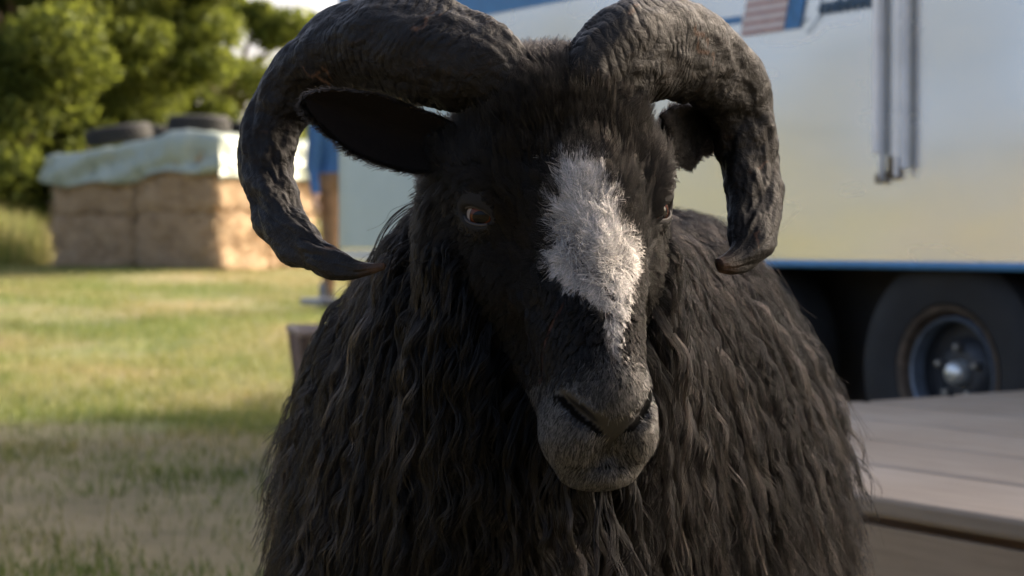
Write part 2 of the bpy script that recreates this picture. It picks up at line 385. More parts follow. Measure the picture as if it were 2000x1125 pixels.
def loose_straw(o, seed):
    R = np.random.default_rng(seed); me = o.data; P = np.zeros(len(me.vertices) * 3, np.float32); me.vertices.foreach_get('co', P); P = P.reshape(-1, 3)
    n_ = 2600; p = P[R.integers(0, len(P), n_)] + R.normal(0, .03, (n_, 3)); q_ = p / np.abs(p / np.array([bl / 2, bd / 2, bh / 2])).max(1)[:, None] * 1.0
    d = R.normal(0, 1, (n_, 3)); d /= np.linalg.norm(d, axis=1)[:, None]; d = d * R.uniform(.03, .085, n_)[:, None]; s_ = np.cross(d, R.normal(0, 1, (n_, 3))); s_ = s_ / np.linalg.norm(s_, axis=1)[:, None] * .0035
    V = np.stack([q_ - d - s_, q_ - d + s_, q_ + d + s_, q_ + d - s_], 1).reshape(-1, 3); mesh_np('loose_straw', V, np.arange(n_ * 4).reshape(n_, 4), STRAW2, o)['kind'] = 'stuff'
bl, bd, bh = 1.10, 0.94, 0.62
names = {(0, 0, 0): 'lower straw bale at the sunlit corner of the covered stack', (1, 0, 0): 'lower straw bale at the bank end of the shaded front of the stack',
         (0, 1, 0): 'lower straw bale at the rear of the sunlit side of the stack', (0, 0, 1): 'upper straw bale under the tarpaulin at the sunlit corner',
         (1, 0, 1): 'upper straw bale under the tarpaulin at the bank end', (0, 1, 1): 'upper straw bale under the tarpaulin at the rear of the sunlit side',
         (1, 1, 0): 'lower straw bale at the hidden rear of the stack', (1, 1, 1): 'upper straw bale at the hidden rear of the stack'}
for (i, j, k), lab in names.items():
    o = bpy.data.objects.new('straw_bale', bale_mesh(bl + .005, bd + .005, bh + .008, i + 2 * j + 4 * k)); C.objects.link(o)
    p = stk_o + e1 * (bl * (i + .5)) + e2 * (bd * (j + .5))
    o.location = (p[0] + random.uniform(-.015, .015), p[1] + random.uniform(-.015, .015), stk_z + bh * (k + .5) + (0.0 if i == 0 else -0.03))
    o.rotation_euler = (0, 0, math.atan2(e1[1], e1[0]) + random.uniform(-.02, .02)); loose_straw(o, i + 2 * j + 4 * k); tag(o, lab, 'straw bale', 'bales of the covered straw stack')
# tarpaulin: one draped sheet
TARP = NT('tarpaulin'); v = TARP.coord((1, 1, 1)); f1 = TARP.noise(v, 2.5, 5)
TARP.l(TARP.ramp(f1, [(0.3, (0.23, 0.275, 0.24)), (0.7, (0.31, 0.355, 0.31))]), TARP.b.inputs['Base Color']); TARP.b.inputs['Roughness'].default_value = 0.55
TARP.bump(TARP.noise(v, 9, 4, 0.6, 1.0), 0.3, 0.02); TARP = TARP.m
nu, nv = 84, 72; U = np.linspace(-0.42, 2 * bl + 0.42, nu); W = np.linspace(-0.42, 2 * bd + 0.42, nv)
UU, WW = np.meshgrid(U, W, indexing='ij'); top_z = stk_z + 2 * bh
ou = np.maximum(np.maximum(-UU, UU - 2 * bl), 0); ow = np.maximum(np.maximum(-WW, WW - 2 * bd), 0); hang = np.maximum(ou, ow)
cu = np.clip(UU, -0.02, 2 * bl + 0.015); cw = np.clip(WW, -0.02, 2 * bd + 0.02)
fold = 0.004 * np.sin(UU * 31 + 2 * np.sin(WW * 14)) * np.sin(WW * 27) + 0.020 * np.sin(UU * 9 + WW * 4) * np.sin(WW * 11 - UU * 3) + 0.014 * np.sin(UU * 23 + 1.3 * np.sin(WW * 9)) + 0.02 * np.sin(WW * 17 + UU * 6)
flare = np.clip(hang, 0, .4) * (0.01 + 0.07 * np.abs(np.sin(UU * 5 + WW * 6))) * (hang > 0)
cu = cu + np.where((ou > 0), np.sign(UU - bl) * (flare + fold * .8 + .02), 0); cw = cw + np.where((ow > 0), np.sign(WW - bd) * (flare + fold * 1.0 + .02), 0)
crown = 0.16 * np.exp(-((UU - 0.45) / .6) ** 2) + 0.03 - 0.07 * np.clip((UU - 1.2) / 1.2, 0, 1)
low = 0.30 + 0.07 * np.sin(UU * 2.2 + 1.0) * np.sin(WW * 2.6) + 0.03 * np.sin(UU * 7)
ZZ = top_z + crown * np.clip(1 - hang / .12, 0, 1) + 0.03 + fold * 0.5 * (hang <= 0) - np.clip(hang / 0.42, 0, 1) * low - 0.05 * np.clip((np.minimum(ou, ow)) / .2, 0, 1)
PT = stk_o[None, None, :] + cu[..., None] * e1 + cw[..., None] * e2
ii = np.arange(nu * nv).reshape(nu, nv); TF = np.stack([ii[:-1, :-1], ii[1:, :-1], ii[1:, 1:], ii[:-1, 1:]], -1).reshape(-1, 4)
tarp = mesh_np('tarpaulin', np.concatenate([PT, ZZ[..., None]], -1).reshape(-1, 3), TF, TARP, smooth=True)
sm = tarp.modifiers.new('thickness', 'SOLIDIFY'); sm.thickness = 0.006
tag(tarp, 'pale grey green tarpaulin draped over the straw stack', 'tarpaulin')
RUBBER = simple('tyre_rubber', (0.013, 0.0135, 0.014), 0.8, var=0.35, scale=7, bump=0.2)
def tyre_profile(R, w, rim):
    return [(rim, -w * .30), (rim + .01, -w * .42), (rim + (R - rim) * .45, -w * .50), (R - .035, -w * .47), (R - .008, -w * .38), (R, -w * .2), (R - .003, -w * .05), (R - .003, w * .05), (R, w * .2),
            (R - .008, w * .38), (R - .035, w * .47), (rim + (R - rim) * .45, w * .50), (rim + .01, w * .42), (rim, w * .30), (rim + .03, w * .25), (rim + .05, 0), (rim + .03, -w * .25), (rim, -w * .30)]
def loose_tyre(px, d, z, R, w, tilt, label):
    g = empty('old_tyre', (tx(px, d), d, z), label=label, cat='tyre', group='old tyres weighing down the tarpaulin'); g.rotation_euler = (tilt[0], tilt[1], random.uniform(0, 3))
    MB().lathe(tyre_profile(R, w, R * .6), 40).build('carcass', RUBBER, g, True)
    for k in range(36):
        m = MB(); a = 2 * PI * k / 36; m.box((0, 0, 0), (.02, .032, w * .7), bevel=.003); m_o = None
        bmesh.ops.rotate(m.bm, cent=(0, 0, 0), matrix=Matrix.Rotation(.35, 3, 'X'), verts=m.bm.verts)
        bmesh.ops.translate(m.bm, vec=(R - .004, 0, 0), verts=m.bm.verts); bmesh.ops.rotate(m.bm, cent=(0, 0, 0), matrix=Matrix.Rotation(a, 3, 'Z'), verts=m.bm.verts)
        if k == 0: tread = m
        else:
            me = bpy.data.meshes.new('tmp'); m.bm.to_mesh(me); tread.bm.from_mesh(me); bpy.data.meshes.remove(me); m.bm.free()
    tread.build('tread', RUBBER, g); return g
tyz = top_z + 0.21
loose_tyre(390, 19.75, tyz + .10, 0.33, 0.2, (0.02, .0), 'dark old tyre lying flat on the high middle of the tarpaulin')
loose_tyre(233, 20.25, tyz + .03, 0.36, 0.19, (0.0, -0.16), 'tilted old tyre on the sloping bank end of the tarpaulin')
loose_tyre(300, 20.9, tyz + .07, 0.30, 0.17, (0, .05), 'old tyre half hidden between the two front tyres')
loose_tyre(482, 20.2, tyz + .06, 0.31, 0.18, (0, 0.03), 'old tyre lying nearest the sunlit side of the stack')

# ------------------------------------------------------------------ caravan
D = Vector((0.5505, -0.8348, 0)); NRM = Vector((-0.8348, -0.5505, 0))      # along the side (towards the near end) and outwards
Wp = Vector((tx(1869, 5.5), 5.5, 0)); RZ = math.atan2(D.y, D.x)
van = empty('caravan', Wp, RZ, 'pale satin aluminium caravan with blue stripe and flag graphic', 'caravan')
# local frame: +X towards the near end, +Y away from the viewer's side (inwards), Z up; side wall at y = 0
def side_t(px):                # local X on the side wall seen at picture column px
    k = (px - 1000) / FPX; t = (k * Wp.y - Wp.x) / (D.x - k * D.y); return t
def side_z(px, py):
    t = side_t(px); d = Wp.y + t * D.y; return float(at(px, py, d)[2])
X0, X1, VW = side_t(668) - .31, 3.3, 2.1; ZB = 0.635; ZA = side_z(1800, 519)
AX0, AX1 = -1.55, 0.43          # wheel opening
def arch(x, r=0.13):
    if x <= AX0 or x >= AX1: return ZB
    e = min(x - AX0, AX1 - x)
    return ZA if e >= r else max(ZB, ZA - r + math.sqrt(max(0, r * r - (r - e) ** 2)))
SKIN = NT('satin_aluminium'); v = SKIN.coord((1, 1, 1))
f1 = SKIN.noise(v, 1.1, 1.0, 0.5); f2 = SKIN.noise(SKIN.coord((0.6, 1, 2)), 2.5, 2, 0.5)
SKIN.l(SKIN.ramp(f1, [(0.3, (0.66, 0.67, 0.67)), (0.7, (0.74, 0.75, 0.75))]), SKIN.b.inputs['Base Color'])
SKIN.b.inputs['Metallic'].default_value = 0.86
SKIN.l(SKIN.ramp(f2, [(0.3, (0.20, 0.20, 0.20)), (0.7, (0.30, 0.30, 0.30))]), SKIN.b.inputs['Roughness'])
SKIN.bump(f1, 0.4, 0.06); SKIN = SKIN.m
CR = 0.38
def plan(inset):
    """rounded rectangle in plan; returns points and whether they lie on the near side"""
    a, b, w0, w1, r = X0 + inset, X1 - inset, inset, VW - inset, max(.08, CR - inset * .4)
    xs = sorted(set([round(q, 4) for q in np.linspace(a + r, b - r, 40)] + [q for q in [AX0 - .01, AX0 + .002, AX0 + .015, AX0 + .04, AX0 + .08, AX0 + .13, AX1 - .13, AX1 - .09, AX1 - .06, AX1 - .03, AX1 - .012, AX1 - .002, AX1 + .01, side_t(1447)]]))
    pts = [(x, w0) for x in xs]
    for k in range(1, 10): q = -PI / 2 + k * PI / 20; pts.append((b - r + r * math.cos(q), w0 + r + r * math.sin(q)))
    pts += [(b, y) for y in np.linspace(w0 + r, w1 - r, 6)]
    for k in range(1, 10): q = k * PI / 20; pts.append((b - r + r * math.cos(q), w1 - r + r * math.sin(q)))
    pts += [(x, w1) for x in reversed(xs)]
    for k in range(1, 10): q = PI / 2 + k * PI / 20; pts.append((a + r + r * math.cos(q), w1 - r + r * math.sin(q)))
    pts += [(a, y) for y in np.linspace(w1 - r, w0 + r, 6)]
    for k in range(1, 10): q = PI + k * PI / 20; pts.append((a + r + r * math.cos(q), w0 + r + r * math.sin(q)))
    return pts
levels = [(None, 0), (0.80, 0), (1.2, 0), (1.6, 0), (2.0, 0), (2.2, .012), (2.36, .05), (2.49, .12), (2.58, .22), (2.64, .36), (2.67, .55), (2.68, .8)]
bm = bmesh.new(); rings = []
for z, ins in levels:
    pl = plan(ins); rings.append([bm.verts.new((x, y, (arch(x) if abs(y) < 1e-6 else ZB) if z is None else z)) for x, y in pl])
for A, B in zip(rings, rings[1:]):
    for k in range(len(A)): bm.faces.new((A[k], A[(k + 1) % len(A)], B[(k + 1) % len(A)], B[k]))
bm.faces.new(rings[-1])
bmesh.ops.recalc_face_normals(bm, faces=bm.faces); me = bpy.data.meshes.new('body_shell'); bm.to_mesh(me); bm.free(); me.materials.append(SKIN)
me.polygons.foreach_set('use_smooth', np.ones(len(me.polygons), dtype=bool)); link(bpy.data.objects.new('body_shell', me), van)
DARK = simple('dark_underbody', (0.02, 0.02, 0.02), 0.9, var=0.3)
m = MB(); m.box(((X0 + X1) / 2, VW / 2 + .16, ZB + .05), (X1 - X0 - .8, VW - .75, .08)); m.build('floor_pan', DARK, van)
m = MB(); m.box(((AX0 + AX1) / 2, .40, (ZA + .10) / 2), (AX1 - AX0 + .02, .02, ZA - .06)); m.box(((AX0 + AX1) / 2, .20, ZA + .06), (AX1 - AX0 + .02, .37, .02))
m.box((AX0 - .02, .2, .48), (.02, .37, .42)); m.box((AX1 + .02, .2, .48), (.02, .37, .42)); m.build('wheel_well', DARK, van)
BLUE = simple('blue_trim', (0.07, 0.22, 0.40), 0.35, var=0.12, scale=20, bump=0.05)
xs = np.linspace(X0 + CR, X1 - CR, 30).tolist() + [AX0 - .001, AX0 + .002, AX0 + .015, AX0 + .04, AX0 + .08, AX0 + .13, AX1 - .13, AX1 - .09, AX1 - .06, AX1 - .03, AX1 - .012, AX1 - .002, AX1 + .001]
MB().tube([(x, -.004, arch(x)) for x in sorted(set(xs))], 0.013, 8).build('arch_trim', BLUE, van, True)
def stripe(name, z0, z1, mat, off=0.003, xa=None, xb=None):
    pl = [(x, y) for x, y in plan(-off) if y < CR + .01 or True]; bm = bmesh.new(); n0 = len(pl)
    A = [bm.verts.new((x, y, z0)) for x, y in pl]; B = [bm.verts.new((x, y, z1)) for x, y in pl]
    for k in range(n0):
        x, y = pl[k]; x2, y2 = pl[(k + 1) % n0]
        if xa is not None and (max(x, x2) > xb or min(x, x2) < xa) : continue
        bm.faces.new((A[k], A[(k + 1) % n0], B[(k + 1) % n0], B[k]))
    for v_ in [v_ for v_ in bm.verts if not v_.link_faces]: bm.verts.remove(v_)
    me = bpy.data.meshes.new(name); bm.to_mesh(me); bm.free(); me.materials.append(mat); return link(bpy.data.objects.new(name, me), van)
PBLUE = simple('blue_paint', (0.03, 0.17, 0.38), 0.4, var=0.1, scale=15, bump=0.04)
zl = side_z(1400, 45); zb0 = side_z(940, 32)
fl0, fl1 = side_t(1447), side_t(1540)
stripe('stripe', zl - .012, zl + .012, PBLUE, xa=X0 - 1, xb=fl0)
stripe('blue_band', zb0, zb0 + .30, PBLUE)
END_SKY = simple('sky_tinted_end', (0.40, 0.50, 0.54), 0.4, 0.3, var=0.06, scale=3, bump=0.03)  # blue sky reflection on the far end, put into an overlay's colour
stripe('end_sky_tint', ZB + .10, zl - .03, END_SKY, off=.0025, xa=X0 - 1, xb=X0 + 1.55)
WHITE = simple('white_band', (0.66, 0.66, 0.62), 0.4, var=0.08, bump=0.03)
stripe('base_moulding', side_z(700, 508), side_z(700, 489), WHITE, off=.005, xa=X0 - 1, xb=AX0 - .35)
# flag graphic: slanted red and white stripes, blue bar
RED = simple('faded_red', (0.40, 0.24, 0.22), 0.45, var=0.12, scale=30, bump=0.03); PINK = simple('faded_white', (0.60, 0.54, 0.52), 0.45, var=0.08, scale=30, bump=0.03)
def quad_part(name, mat, pts, off=-0.006):
    me = bpy.data.meshes.new(name); me.from_pydata([(x, off, z) for x, z in pts], [], [(0, 1, 2, 3)]); me.materials.append(mat); return link(bpy.data.objects.new(name, me), van)
zf = side_z(1447, 71); sl = 0.28; nst = 13; hs = 0.031; fw = (side_t(1530) - fl0)
for k in range(nst):
    za, zb_ = zf + k * hs, zf + (k + .45) * hs; zc = zf + (k + 1) * hs
    sh = lambda z: (z - zf) * sl
    quad_part('flag_stripe', RED, [(fl0 + sh(za), za), (fl0 + fw + sh(za), za), (fl0 + fw + sh(zb_), zb_), (fl0 + sh(zb_), zb_)])
    quad_part('flag_stripe', PINK, [(fl0 + sh(zb_), zb_), (fl0 + fw + sh(zb_), zb_), (fl0 + fw + sh(zc), zc), (fl0 + sh(zc), zc)])
bw = side_t(1560) - side_t(1527); zt = zf + nst * hs
quad_part('flag_bar', PBLUE, [(fl0 + fw + .006, zf), (fl0 + fw + bw, zf), (fl0 + fw + bw + (zt - zf) * sl, zt), (fl0 + fw + .006 + (zt - zf) * sl, zt)])
# hand-lettered script on the side, brush strokes as one flat ribbon
INK = simple('script_paint', (0.02, 0.07, 0.13), 0.45, var=0.1, bump=0.03)
lx0 = side_t(1590); lx1 = side_t(1702); lz = side_z(1640, 22)
def ribbon(pts, w):
    V, F = [], []
    for i, (x, z) in enumerate(pts):
        a = pts[max(i - 1, 0)]; b = pts[min(i + 1, len(pts) - 1)]; dx, dz = b[0] - a[0], b[1] - a[1]; L = math.hypot(dx, dz) + 1e-9
        ww = w * (1.0 if abs(dx) < abs(dz) else 0.7); V += [(x - dz / L * ww, -.006, z + dx / L * ww), (x + dz / L * ww, -.006, z - dx / L * ww)]
    for i in range(len(pts) - 1): F.append((2 * i, 2 * i + 1, 2 * i + 3, 2 * i + 2))
    return V, F
LW = lx1 - lx0; strokes = []
J = [(-.02 + .03 * math.sin(q * 3.3) + .05 * q, -.045 + .11 * q) for q in np.linspace(-.1, 1.3, 30)]
strokes.append((J, .0028)); strokes.append(([(-.055 + .05 * math.cos(q) , .03 + .045 * math.sin(q)) for q in np.linspace(1.2, 5.3, 24)], .0026))
body = [(LW * (.08 + .92 * q) + .008 * math.sin(q * 50), .016 + .018 * math.cos(q * 50 + 1.2) ) for q in np.linspace(0, 1, 160)]
strokes.append((body, .0062))
strokes.append(([(LW * .42 + .01 * q, .0 + .07 * q) for q in np.linspace(0, 1, 10)], .006)); strokes.append(([(LW * .60 + .01 * q, .0 + .075 * q) for q in np.linspace(0, 1, 10)], .006))
V, F = [], []
for pts, w in strokes:
    v_, f_ = ribbon([(lx0 + x, lz + z) for x, z in pts], w); b0 = len(V); V += v_; F += [tuple(b0 + q for q in f) for f in f_]
me = bpy.data.meshes.new('script_lettering'); me.from_pydata(V, [], F); me.materials.append(INK); link(bpy.data.objects.new('script_lettering', me), van)
# awning arms folded against the wall
ARM = simple('anodised_arm', (0.80, 0.80, 0.79), 0.4, 0.1, var=0.1, scale=12, bump=0.05); ARMD = simple('grey_arm', (0.62, 0.64, 0.65), 0.45, 0.1, var=0.1, scale=12, bump=0.05)
za = side_z(1722, 352)
xa, xb = side_t(1722), side_t(1770); hz = 2.25
a1 = MB().box((xa, -.022, (side_z(1722, 300) + hz) / 2), (.024, .026, hz - side_z(1722, 300)), bevel=.004).build('awning_arm', ARM, van)
MB().box((xa + .016, -.016, (za + hz) / 2), (.007, .02, hz - za), bevel=.002).build('arm_slot', ARMD, a1)
a2 = MB().box((xb + .012, -.022, (side_z(1770, 330) + hz) / 2), (.026, .022, hz - side_z(1770, 330)), bevel=.005).build('awning_arm', ARMD, van)
MB().box((xb - .008, -.038, (side_z(1770, 345) + hz) / 2), (.012, .008, hz - side_z(1770, 345)), bevel=.002).build('arm_edge', ARM, a2)
BRASS = simple('bracket_metal', (0.16, 0.13, 0.09), 0.5, 0.6, var=0.4, scale=40)
bx_ = side_t(1748); bz = side_z(1748, 328)
MB().box((bx_, -.014, bz), (.026, .022, .07), bevel=.004).box((bx_ - .004, -.03, bz - .02), (.014, .014, .02), bevel=.003).build('bracket', BRASS, van)
MB().box((xa + .004, -.018, za + .004), (.02, .018, .03), bevel=.003).build('bracket', BRASS, van)
# wheels (tandem axle)
RIM = simple('wheel_steel', (0.030, 0.034, 0.040), 0.5, 0.3, var=0.3, scale=15); RUST = simple('rusty_lip', (0.07, 0.05, 0.035), 0.65, 0.3, var=0.6, scale=25)
RLIP = simple('rim_lip', (0.13, 0.16, 0.20), 0.4, 0.4, var=0.3, scale=25)
CHROME = simple('hub_cap', (0.62, 0.64, 0.62), 0.3, 0.7, var=0.2, scale=30); NUT = simple('lug_nut', (0.26, 0.25, 0.23), 0.4, 0.8, var=0.3, scale=40)
def caravan_wheel(x, label):
    M = Matrix.Translation((x, .15, .362)) @ Matrix.Rotation(PI / 2, 4, 'X')      # local +Z -> -Y (outwards)
    w = bpy.data.objects.new('wheel', None); w.empty_display_size = .1; link(w, van); w['label'] = label
    R, wd, rm = .37, .205, .205
    MB().lathe([(a, b) for a, b in tyre_profile(R, wd, rm)], 72, M).build('tyre', RUBBER, w, True)
    MB().lathe([(rm + .004, wd * .42), (rm - .012, wd * .40), (rm - .02, wd * .30), (rm - .03, wd * .22)], 72, M).build('rim_edge', RUST, w, True)
    MB().lathe([(rm - .03, wd * .26), (rm - .037, wd * .34), (rm - .044, wd * .32), (rm - .048, wd * .1)], 72, M).build('rim_lip', RLIP, w, True)
    MB().lathe([(rm - .03, wd * .24), (rm - .05, -.01), (.11, -.012), (.085, .02), (.07, .026), (.05, .026), (.0001, .026)], 72, M).build('disc', RIM, w, True)
    MB().lathe([(.040, .02), (.038, .045), (.033, .062), (.022, .072), (.0001, .074)], 32, M).build('hub_cap', CHROME, w, True)
    for k in range(5):
        a = PI / 2 + 2 * PI * k / 5
        MB().lathe([(.014, .02), (.014, .04), (.010, .05), (.0001, .052)], 6, M @ Matrix.Translation((.078 * math.cos(a), .078 * math.sin(a), 0))).build('lug_nut', NUT, w)
caravan_wheel(-0.10, 'front-most visible wheel with pale hub cap'); caravan_wheel(-1.10, 'second wheel of the pair')
MB().box((-.4, 1.05, .33), (.08, 1.6, .08), bevel=.01).build('axle', DARK, van)
m = MB(); m.tube([(X0 + .5, .75, .48), (X0 - .45, VW / 2, .46)], .035, 8); m.tube([(X0 + .5, VW - .75, .48), (X0 - .45, VW / 2, .46)], .035, 8); m.build('drawbar', simple('grey_steel', (0.2, 0.21, 0.23), .5, .4), van)
MB().tube([(X0 - .1, VW / 2, .5), (X0 - .1, VW / 2, .02)], .03, 10).box((X0 - .1, VW / 2, .01), (.2, .2, .03)).build('jack_leg', simple('jack_steel', (0.2, 0.21, 0.23), .5, .5), van)
m = MB(); m.box((X0 + .06, .02, .47), (.22, .12, .035), bevel=.008); m.tube([(X0 + .06, .03, .49), (X0 + .06, .03, .56)], .02, 8)
m.build('corner_step', simple('step_steel', (0.22, 0.24, 0.28), .5, .4), van)
MB().tube([(X1 - .6, .5, .55), (X1 - .6, .5, 0)], .03, 10).build('corner_steady', DARK, van)

# ------------------------------------------------------------------ wooden platform
def deck_material(name, base, hi, dirt=0.3):
    t = NT(name); v = t.coord((0.8, 14, 14)); g = t.noise(v, 4, 8, 0.65, 0.4); b = t.noise(t.coord((1, 1, 1)), 2.2, 4)
    c = t.mix(t.ramp(b, [(0.35, (0, 0, 0)), (0.7, (1, 1, 1))]), t.ramp(g, [(0.3, tuple(q * .72 for q in base)), (0.65, base)]), t.ramp(g, [(0.3, tuple(q * .8 for q in hi)), (0.65, hi)]))
    oi = t.n.new('ShaderNodeObjectInfo'); c = t.mix(dirt, c, t.ramp(oi.outputs['Random'], [(0, (.6, .58, .56)), (1, (1, 1, 1))]), 'MULTIPLY')
    t.l(c, t.b.inputs['Base Color']); t.b.inputs['Roughness'].default_value = 0.7; t.bump(g, 0.35, 0.004); return t.m
DECK = deck_material('weathered_board', (0.42, 0.32, 0.22), (0.50, 0.405, 0.305), .5); PLY = deck_material('fascia_board', (0.46, 0.34, 0.22), (0.56, 0.43, 0.30), .15)
hdk = 0.355; o_n = 2.113; o_t = 3.46
cx = Vector((0.8348, 0.5505, 0)) * o_n + Vector((-0.5505, 0.8348, 0)) * o_t          # far front corner of the platform (behind the ram)
deck = empty('wooden_platform', (cx.x, cx.y, 0), RZ, 'low weathered wooden board platform alongside the caravan', 'platform')
# local: +X towards the near end, +Y towards the caravan
DL = 3.6; bwid = 0.312; nb = 6
for k in range(nb):
    o = MB().box((DL / 2 + random.uniform(-.006, .006), bwid * (k + .5), hdk - .018 + random.uniform(-.0015, .0015)), (DL, bwid - .024, .036), bevel=.009).build('plank', DECK, deck)
MB().box((DL / 2, .028, (hdk - .05) / 2), (DL - .03, .02, hdk - .05)).build('fascia', PLY, deck)
MB().box((.03, bwid * nb / 2, (hdk - .05) / 2), (.02, bwid * nb - .08, hdk - .05)).build('fascia', PLY, deck)
for yy in (.16, .95, 1.75):
    MB().box((DL / 2, yy, hdk - .085), (DL - .1, .045, .09)).build('joist', PLY, deck)
    for xx in (.12, 1.8, 3.4): MB().box((xx, yy, (hdk - .13) / 2), (.07, .07, hdk - .13)).build('post', PLY, deck)

# ------------------------------------------------------------------ wicker tub
WICK = simple('brown_wicker', (0.19, 0.12, 0.08), 0.7, var=0.4, scale=25, bump=0.3); WICKD = simple('dark_corner_cane', (0.075, 0.045, 0.03), 0.6, var=0.3, scale=25)
td = 6.3; tub = empty('wicker_planter', (tx(668, td), td, float(terrain(tx(668, td), td))), rad(14), 'tapered brown wicker planter with dark corner canes on the shaded grass', 'planter')
H = float(at(640, 640, td)[2]); ht, hb = .155, .105
def tubp(u, z): s = hb + (ht - hb) * z / H; return s
for side in range(4):
    Rm = Matrix.Rotation(side * PI / 2, 3, 'Z')
    for k in range(22):
        z = .012 + k * (H - .03) / 22; s = tubp(0, z + .008); pts = []
        for j in range(13):
            x = -s + 2 * s * j / 12; pts.append(Rm @ Vector((x, -s + .006 * math.cos(j * PI + k * PI), z + .009)))
        MB().tube(pts, .0085, 5).build('cane', WICK, tub)
    MB().tube([Rm @ Vector((-hb, -hb, 0)), Rm @ Vector((-ht, -ht, H))], .014, 8).build('corner_cane', WICKD, tub)
    MB().tube([Rm @ Vector((-ht - .012, -ht - .004, H)), Rm @ Vector((ht + .012, -ht - .004, H))], .014, 8).build('rim', simple('pale_rim', (0.30, 0.22, 0.17), .7) if side == 0 else bpy.data.materials['pale_rim'], tub)
MB().box((0, 0, H * .8), (ht * 1.7, ht * 1.7, .02)).build('soil', simple('soil', (.03, .022, .016), .95), tub)
MB().box((0, 0, .01), (hb * 1.9, hb * 1.9, .02)).build('base', WICKD, tub)

# ------------------------------------------------------------------ person standing behind the caravan's end
pd = 14.5; pxx = tx(668, pd); pz = float(terrain(pxx, pd))
per = Solid(); q = lambda x, y, z: (x, y, z)
# local person frame: facing away-left; x right, y away, z up
per.cone((0, 0, 1.02), (0, .01, 1.38), .135, .165, .05).ell((0, .0, 1.02), (.175, .125, .15), .05).ell((0, .01, 1.40), (.21, .115, .09), .05)
per.cone((0, .01, 1.45), (0, -.005, 1.58), .062, .056, .03)
per.ell((0, -.015, 1.695), (.078, .098, .118), .02).ell((0, -.07, 1.64), (.05, .04, .055), .02).ell((0, -.112, 1.685), (.013, .018, .026), .01).ell((.08, .005, 1.69), (.012, .022, .033), .006).ell((-.08, .005, 1.69), (.012, .022, .033), .006)
per.ell((.031, -.104, 1.705), (.014, .012, .009), .004, op='s').ell((-.031, -.104, 1.705), (.014, .012, .009), .004, op='s').cone((-.022, -.107, 1.63), (.022, -.107, 1.63), .004, .004, .004, op='s')
for s in (-1, 1):
    per.cone((s * .095, 0, .98), (s * .105, -.02, .52), .098, .066, .03).cone((s * .105, -.02, .52), (s * .11, .02, .10), .062, .045, .02)
    per.ell((s * .115, -.05, .05), (.048, .135, .05), .02)
    per.cone((s * .2, .01, 1.40), (s * .225, .03, 1.12), .068, .06, .03).cone((s * .225, .03, 1.12), (s * .235, -.06, .88), .047, .036, .02)
    per.ell((s * .243, -.075, .815), (.02, .038, .05), .015)
    for k in range(4): 
        yk = -.105 + k * .021; per.cone((s * .243, yk, .785), (s * .236, yk - .004, .745), .0095, .0085, .005).cone((s * .236, yk - .004, .745), (s * .222, yk, .715 + .006 * (k % 3)), .0085, .0075, .003)
    per.cone((s * .235, -.112, .82), (s * .222, -.128, .77), .0105, .008, .006)
V, Fq = per.mesh(np.arange(-.34, .35, .0075), np.arange(-.24, .2, .0085), np.arange(-.03, 1.86, .008))
fc = V[Fq].mean(1); mi = np.zeros(len(Fq), int)                      # 0 skin 1 jacket 2 trousers 3 boots 4 hair
mi[(fc[:, 2] < 1.50) & (fc[:, 2] > .90)] = 1; mi[(fc[:, 2] < 1.06) & (np.abs(fc[:, 0]) < .2)] = 2; mi[(fc[:, 2] <= .9) & (np.abs(fc[:, 0]) < .205)] = 2
mi[(fc[:, 2] < .14)] = 3; mi[(fc[:, 2] > 1.72) & (fc[:, 1] > -.075)] = 4; mi[(fc[:, 2] > 1.62) & (fc[:, 1] > .02)] = 4; mi[fc[:, 2] > 1.77] = 4
pm = [simple('skin', (.42, .26, .19), .5, var=.08), simple('blue_jacket', (.035, .115, .28), .8, var=.2, scale=20, bump=.4), simple('brown_trousers', (.20, .115, .06), .85, var=.25, scale=20, bump=.4),
      simple('boot_leather', (.05, .035, .025), .6), simple('brown_hair', (.05, .03, .02), .6, stretch=(1, 1, .2), scale=60)]
person = mesh_np('person', V, Fq, pm, smooth=True, mat_idx=mi); person.location = (pxx, pd, pz); person.rotation_euler = (0, 0, rad(25))
tag(person, 'person in blue jacket and brown trousers standing behind the caravan end', 'person')

# ================================================================== the ram
E = at(1104, 414, 1.46)                                   # midpoint between the eyes
YAW, ROLL = rad(16), rad(1.6)
ex = np.array([math.cos(YAW), math.sin(YAW), 0]); ef = np.array([math.sin(YAW), -math.cos(YAW), 0]); ez = np.array([0, 0, 1.0])
ex, ez = math.cos(ROLL) * ex + math.sin(ROLL) * ez, -math.sin(ROLL) * ex + math.cos(ROLL) * ez
HR = np.stack([ex, ef, ez]); HF = (E, HR)                 # head frame: x lateral, f forward, z up
def hw(x, f, z): return E + x * ex + f * ef + z * ez
def to_head(P): return (P - E) @ HR.T
ram_o = np.array([0.10, 2.1, 0.0])
ram = empty('ram', tuple(ram_o), 0, 'shaggy black ram with curled horns and white blaze, standing before the caravan', 'ram')

EYEF = {}                                                # eye frames: along the opening (to the nose), outwards, up
for s_ in (-1, 1):
    o_ = np.array([-.76, .64, .05]) if s_ < 0 else np.array([.66, .75, .05]); o_ /= np.linalg.norm(o_); a_ = np.array([-s_ * .61, .75, -.26]); a_ -= o_ * (a_ @ o_); a_ /= np.linalg.norm(a_); u_ = np.cross(a_, o_); u_ *= np.sign(u_[2])
    EYEF[s_] = (hw(s_ * .0655, .0085, -.001), np.stack([a_, o_, u_]) @ HR)
B = Solid()
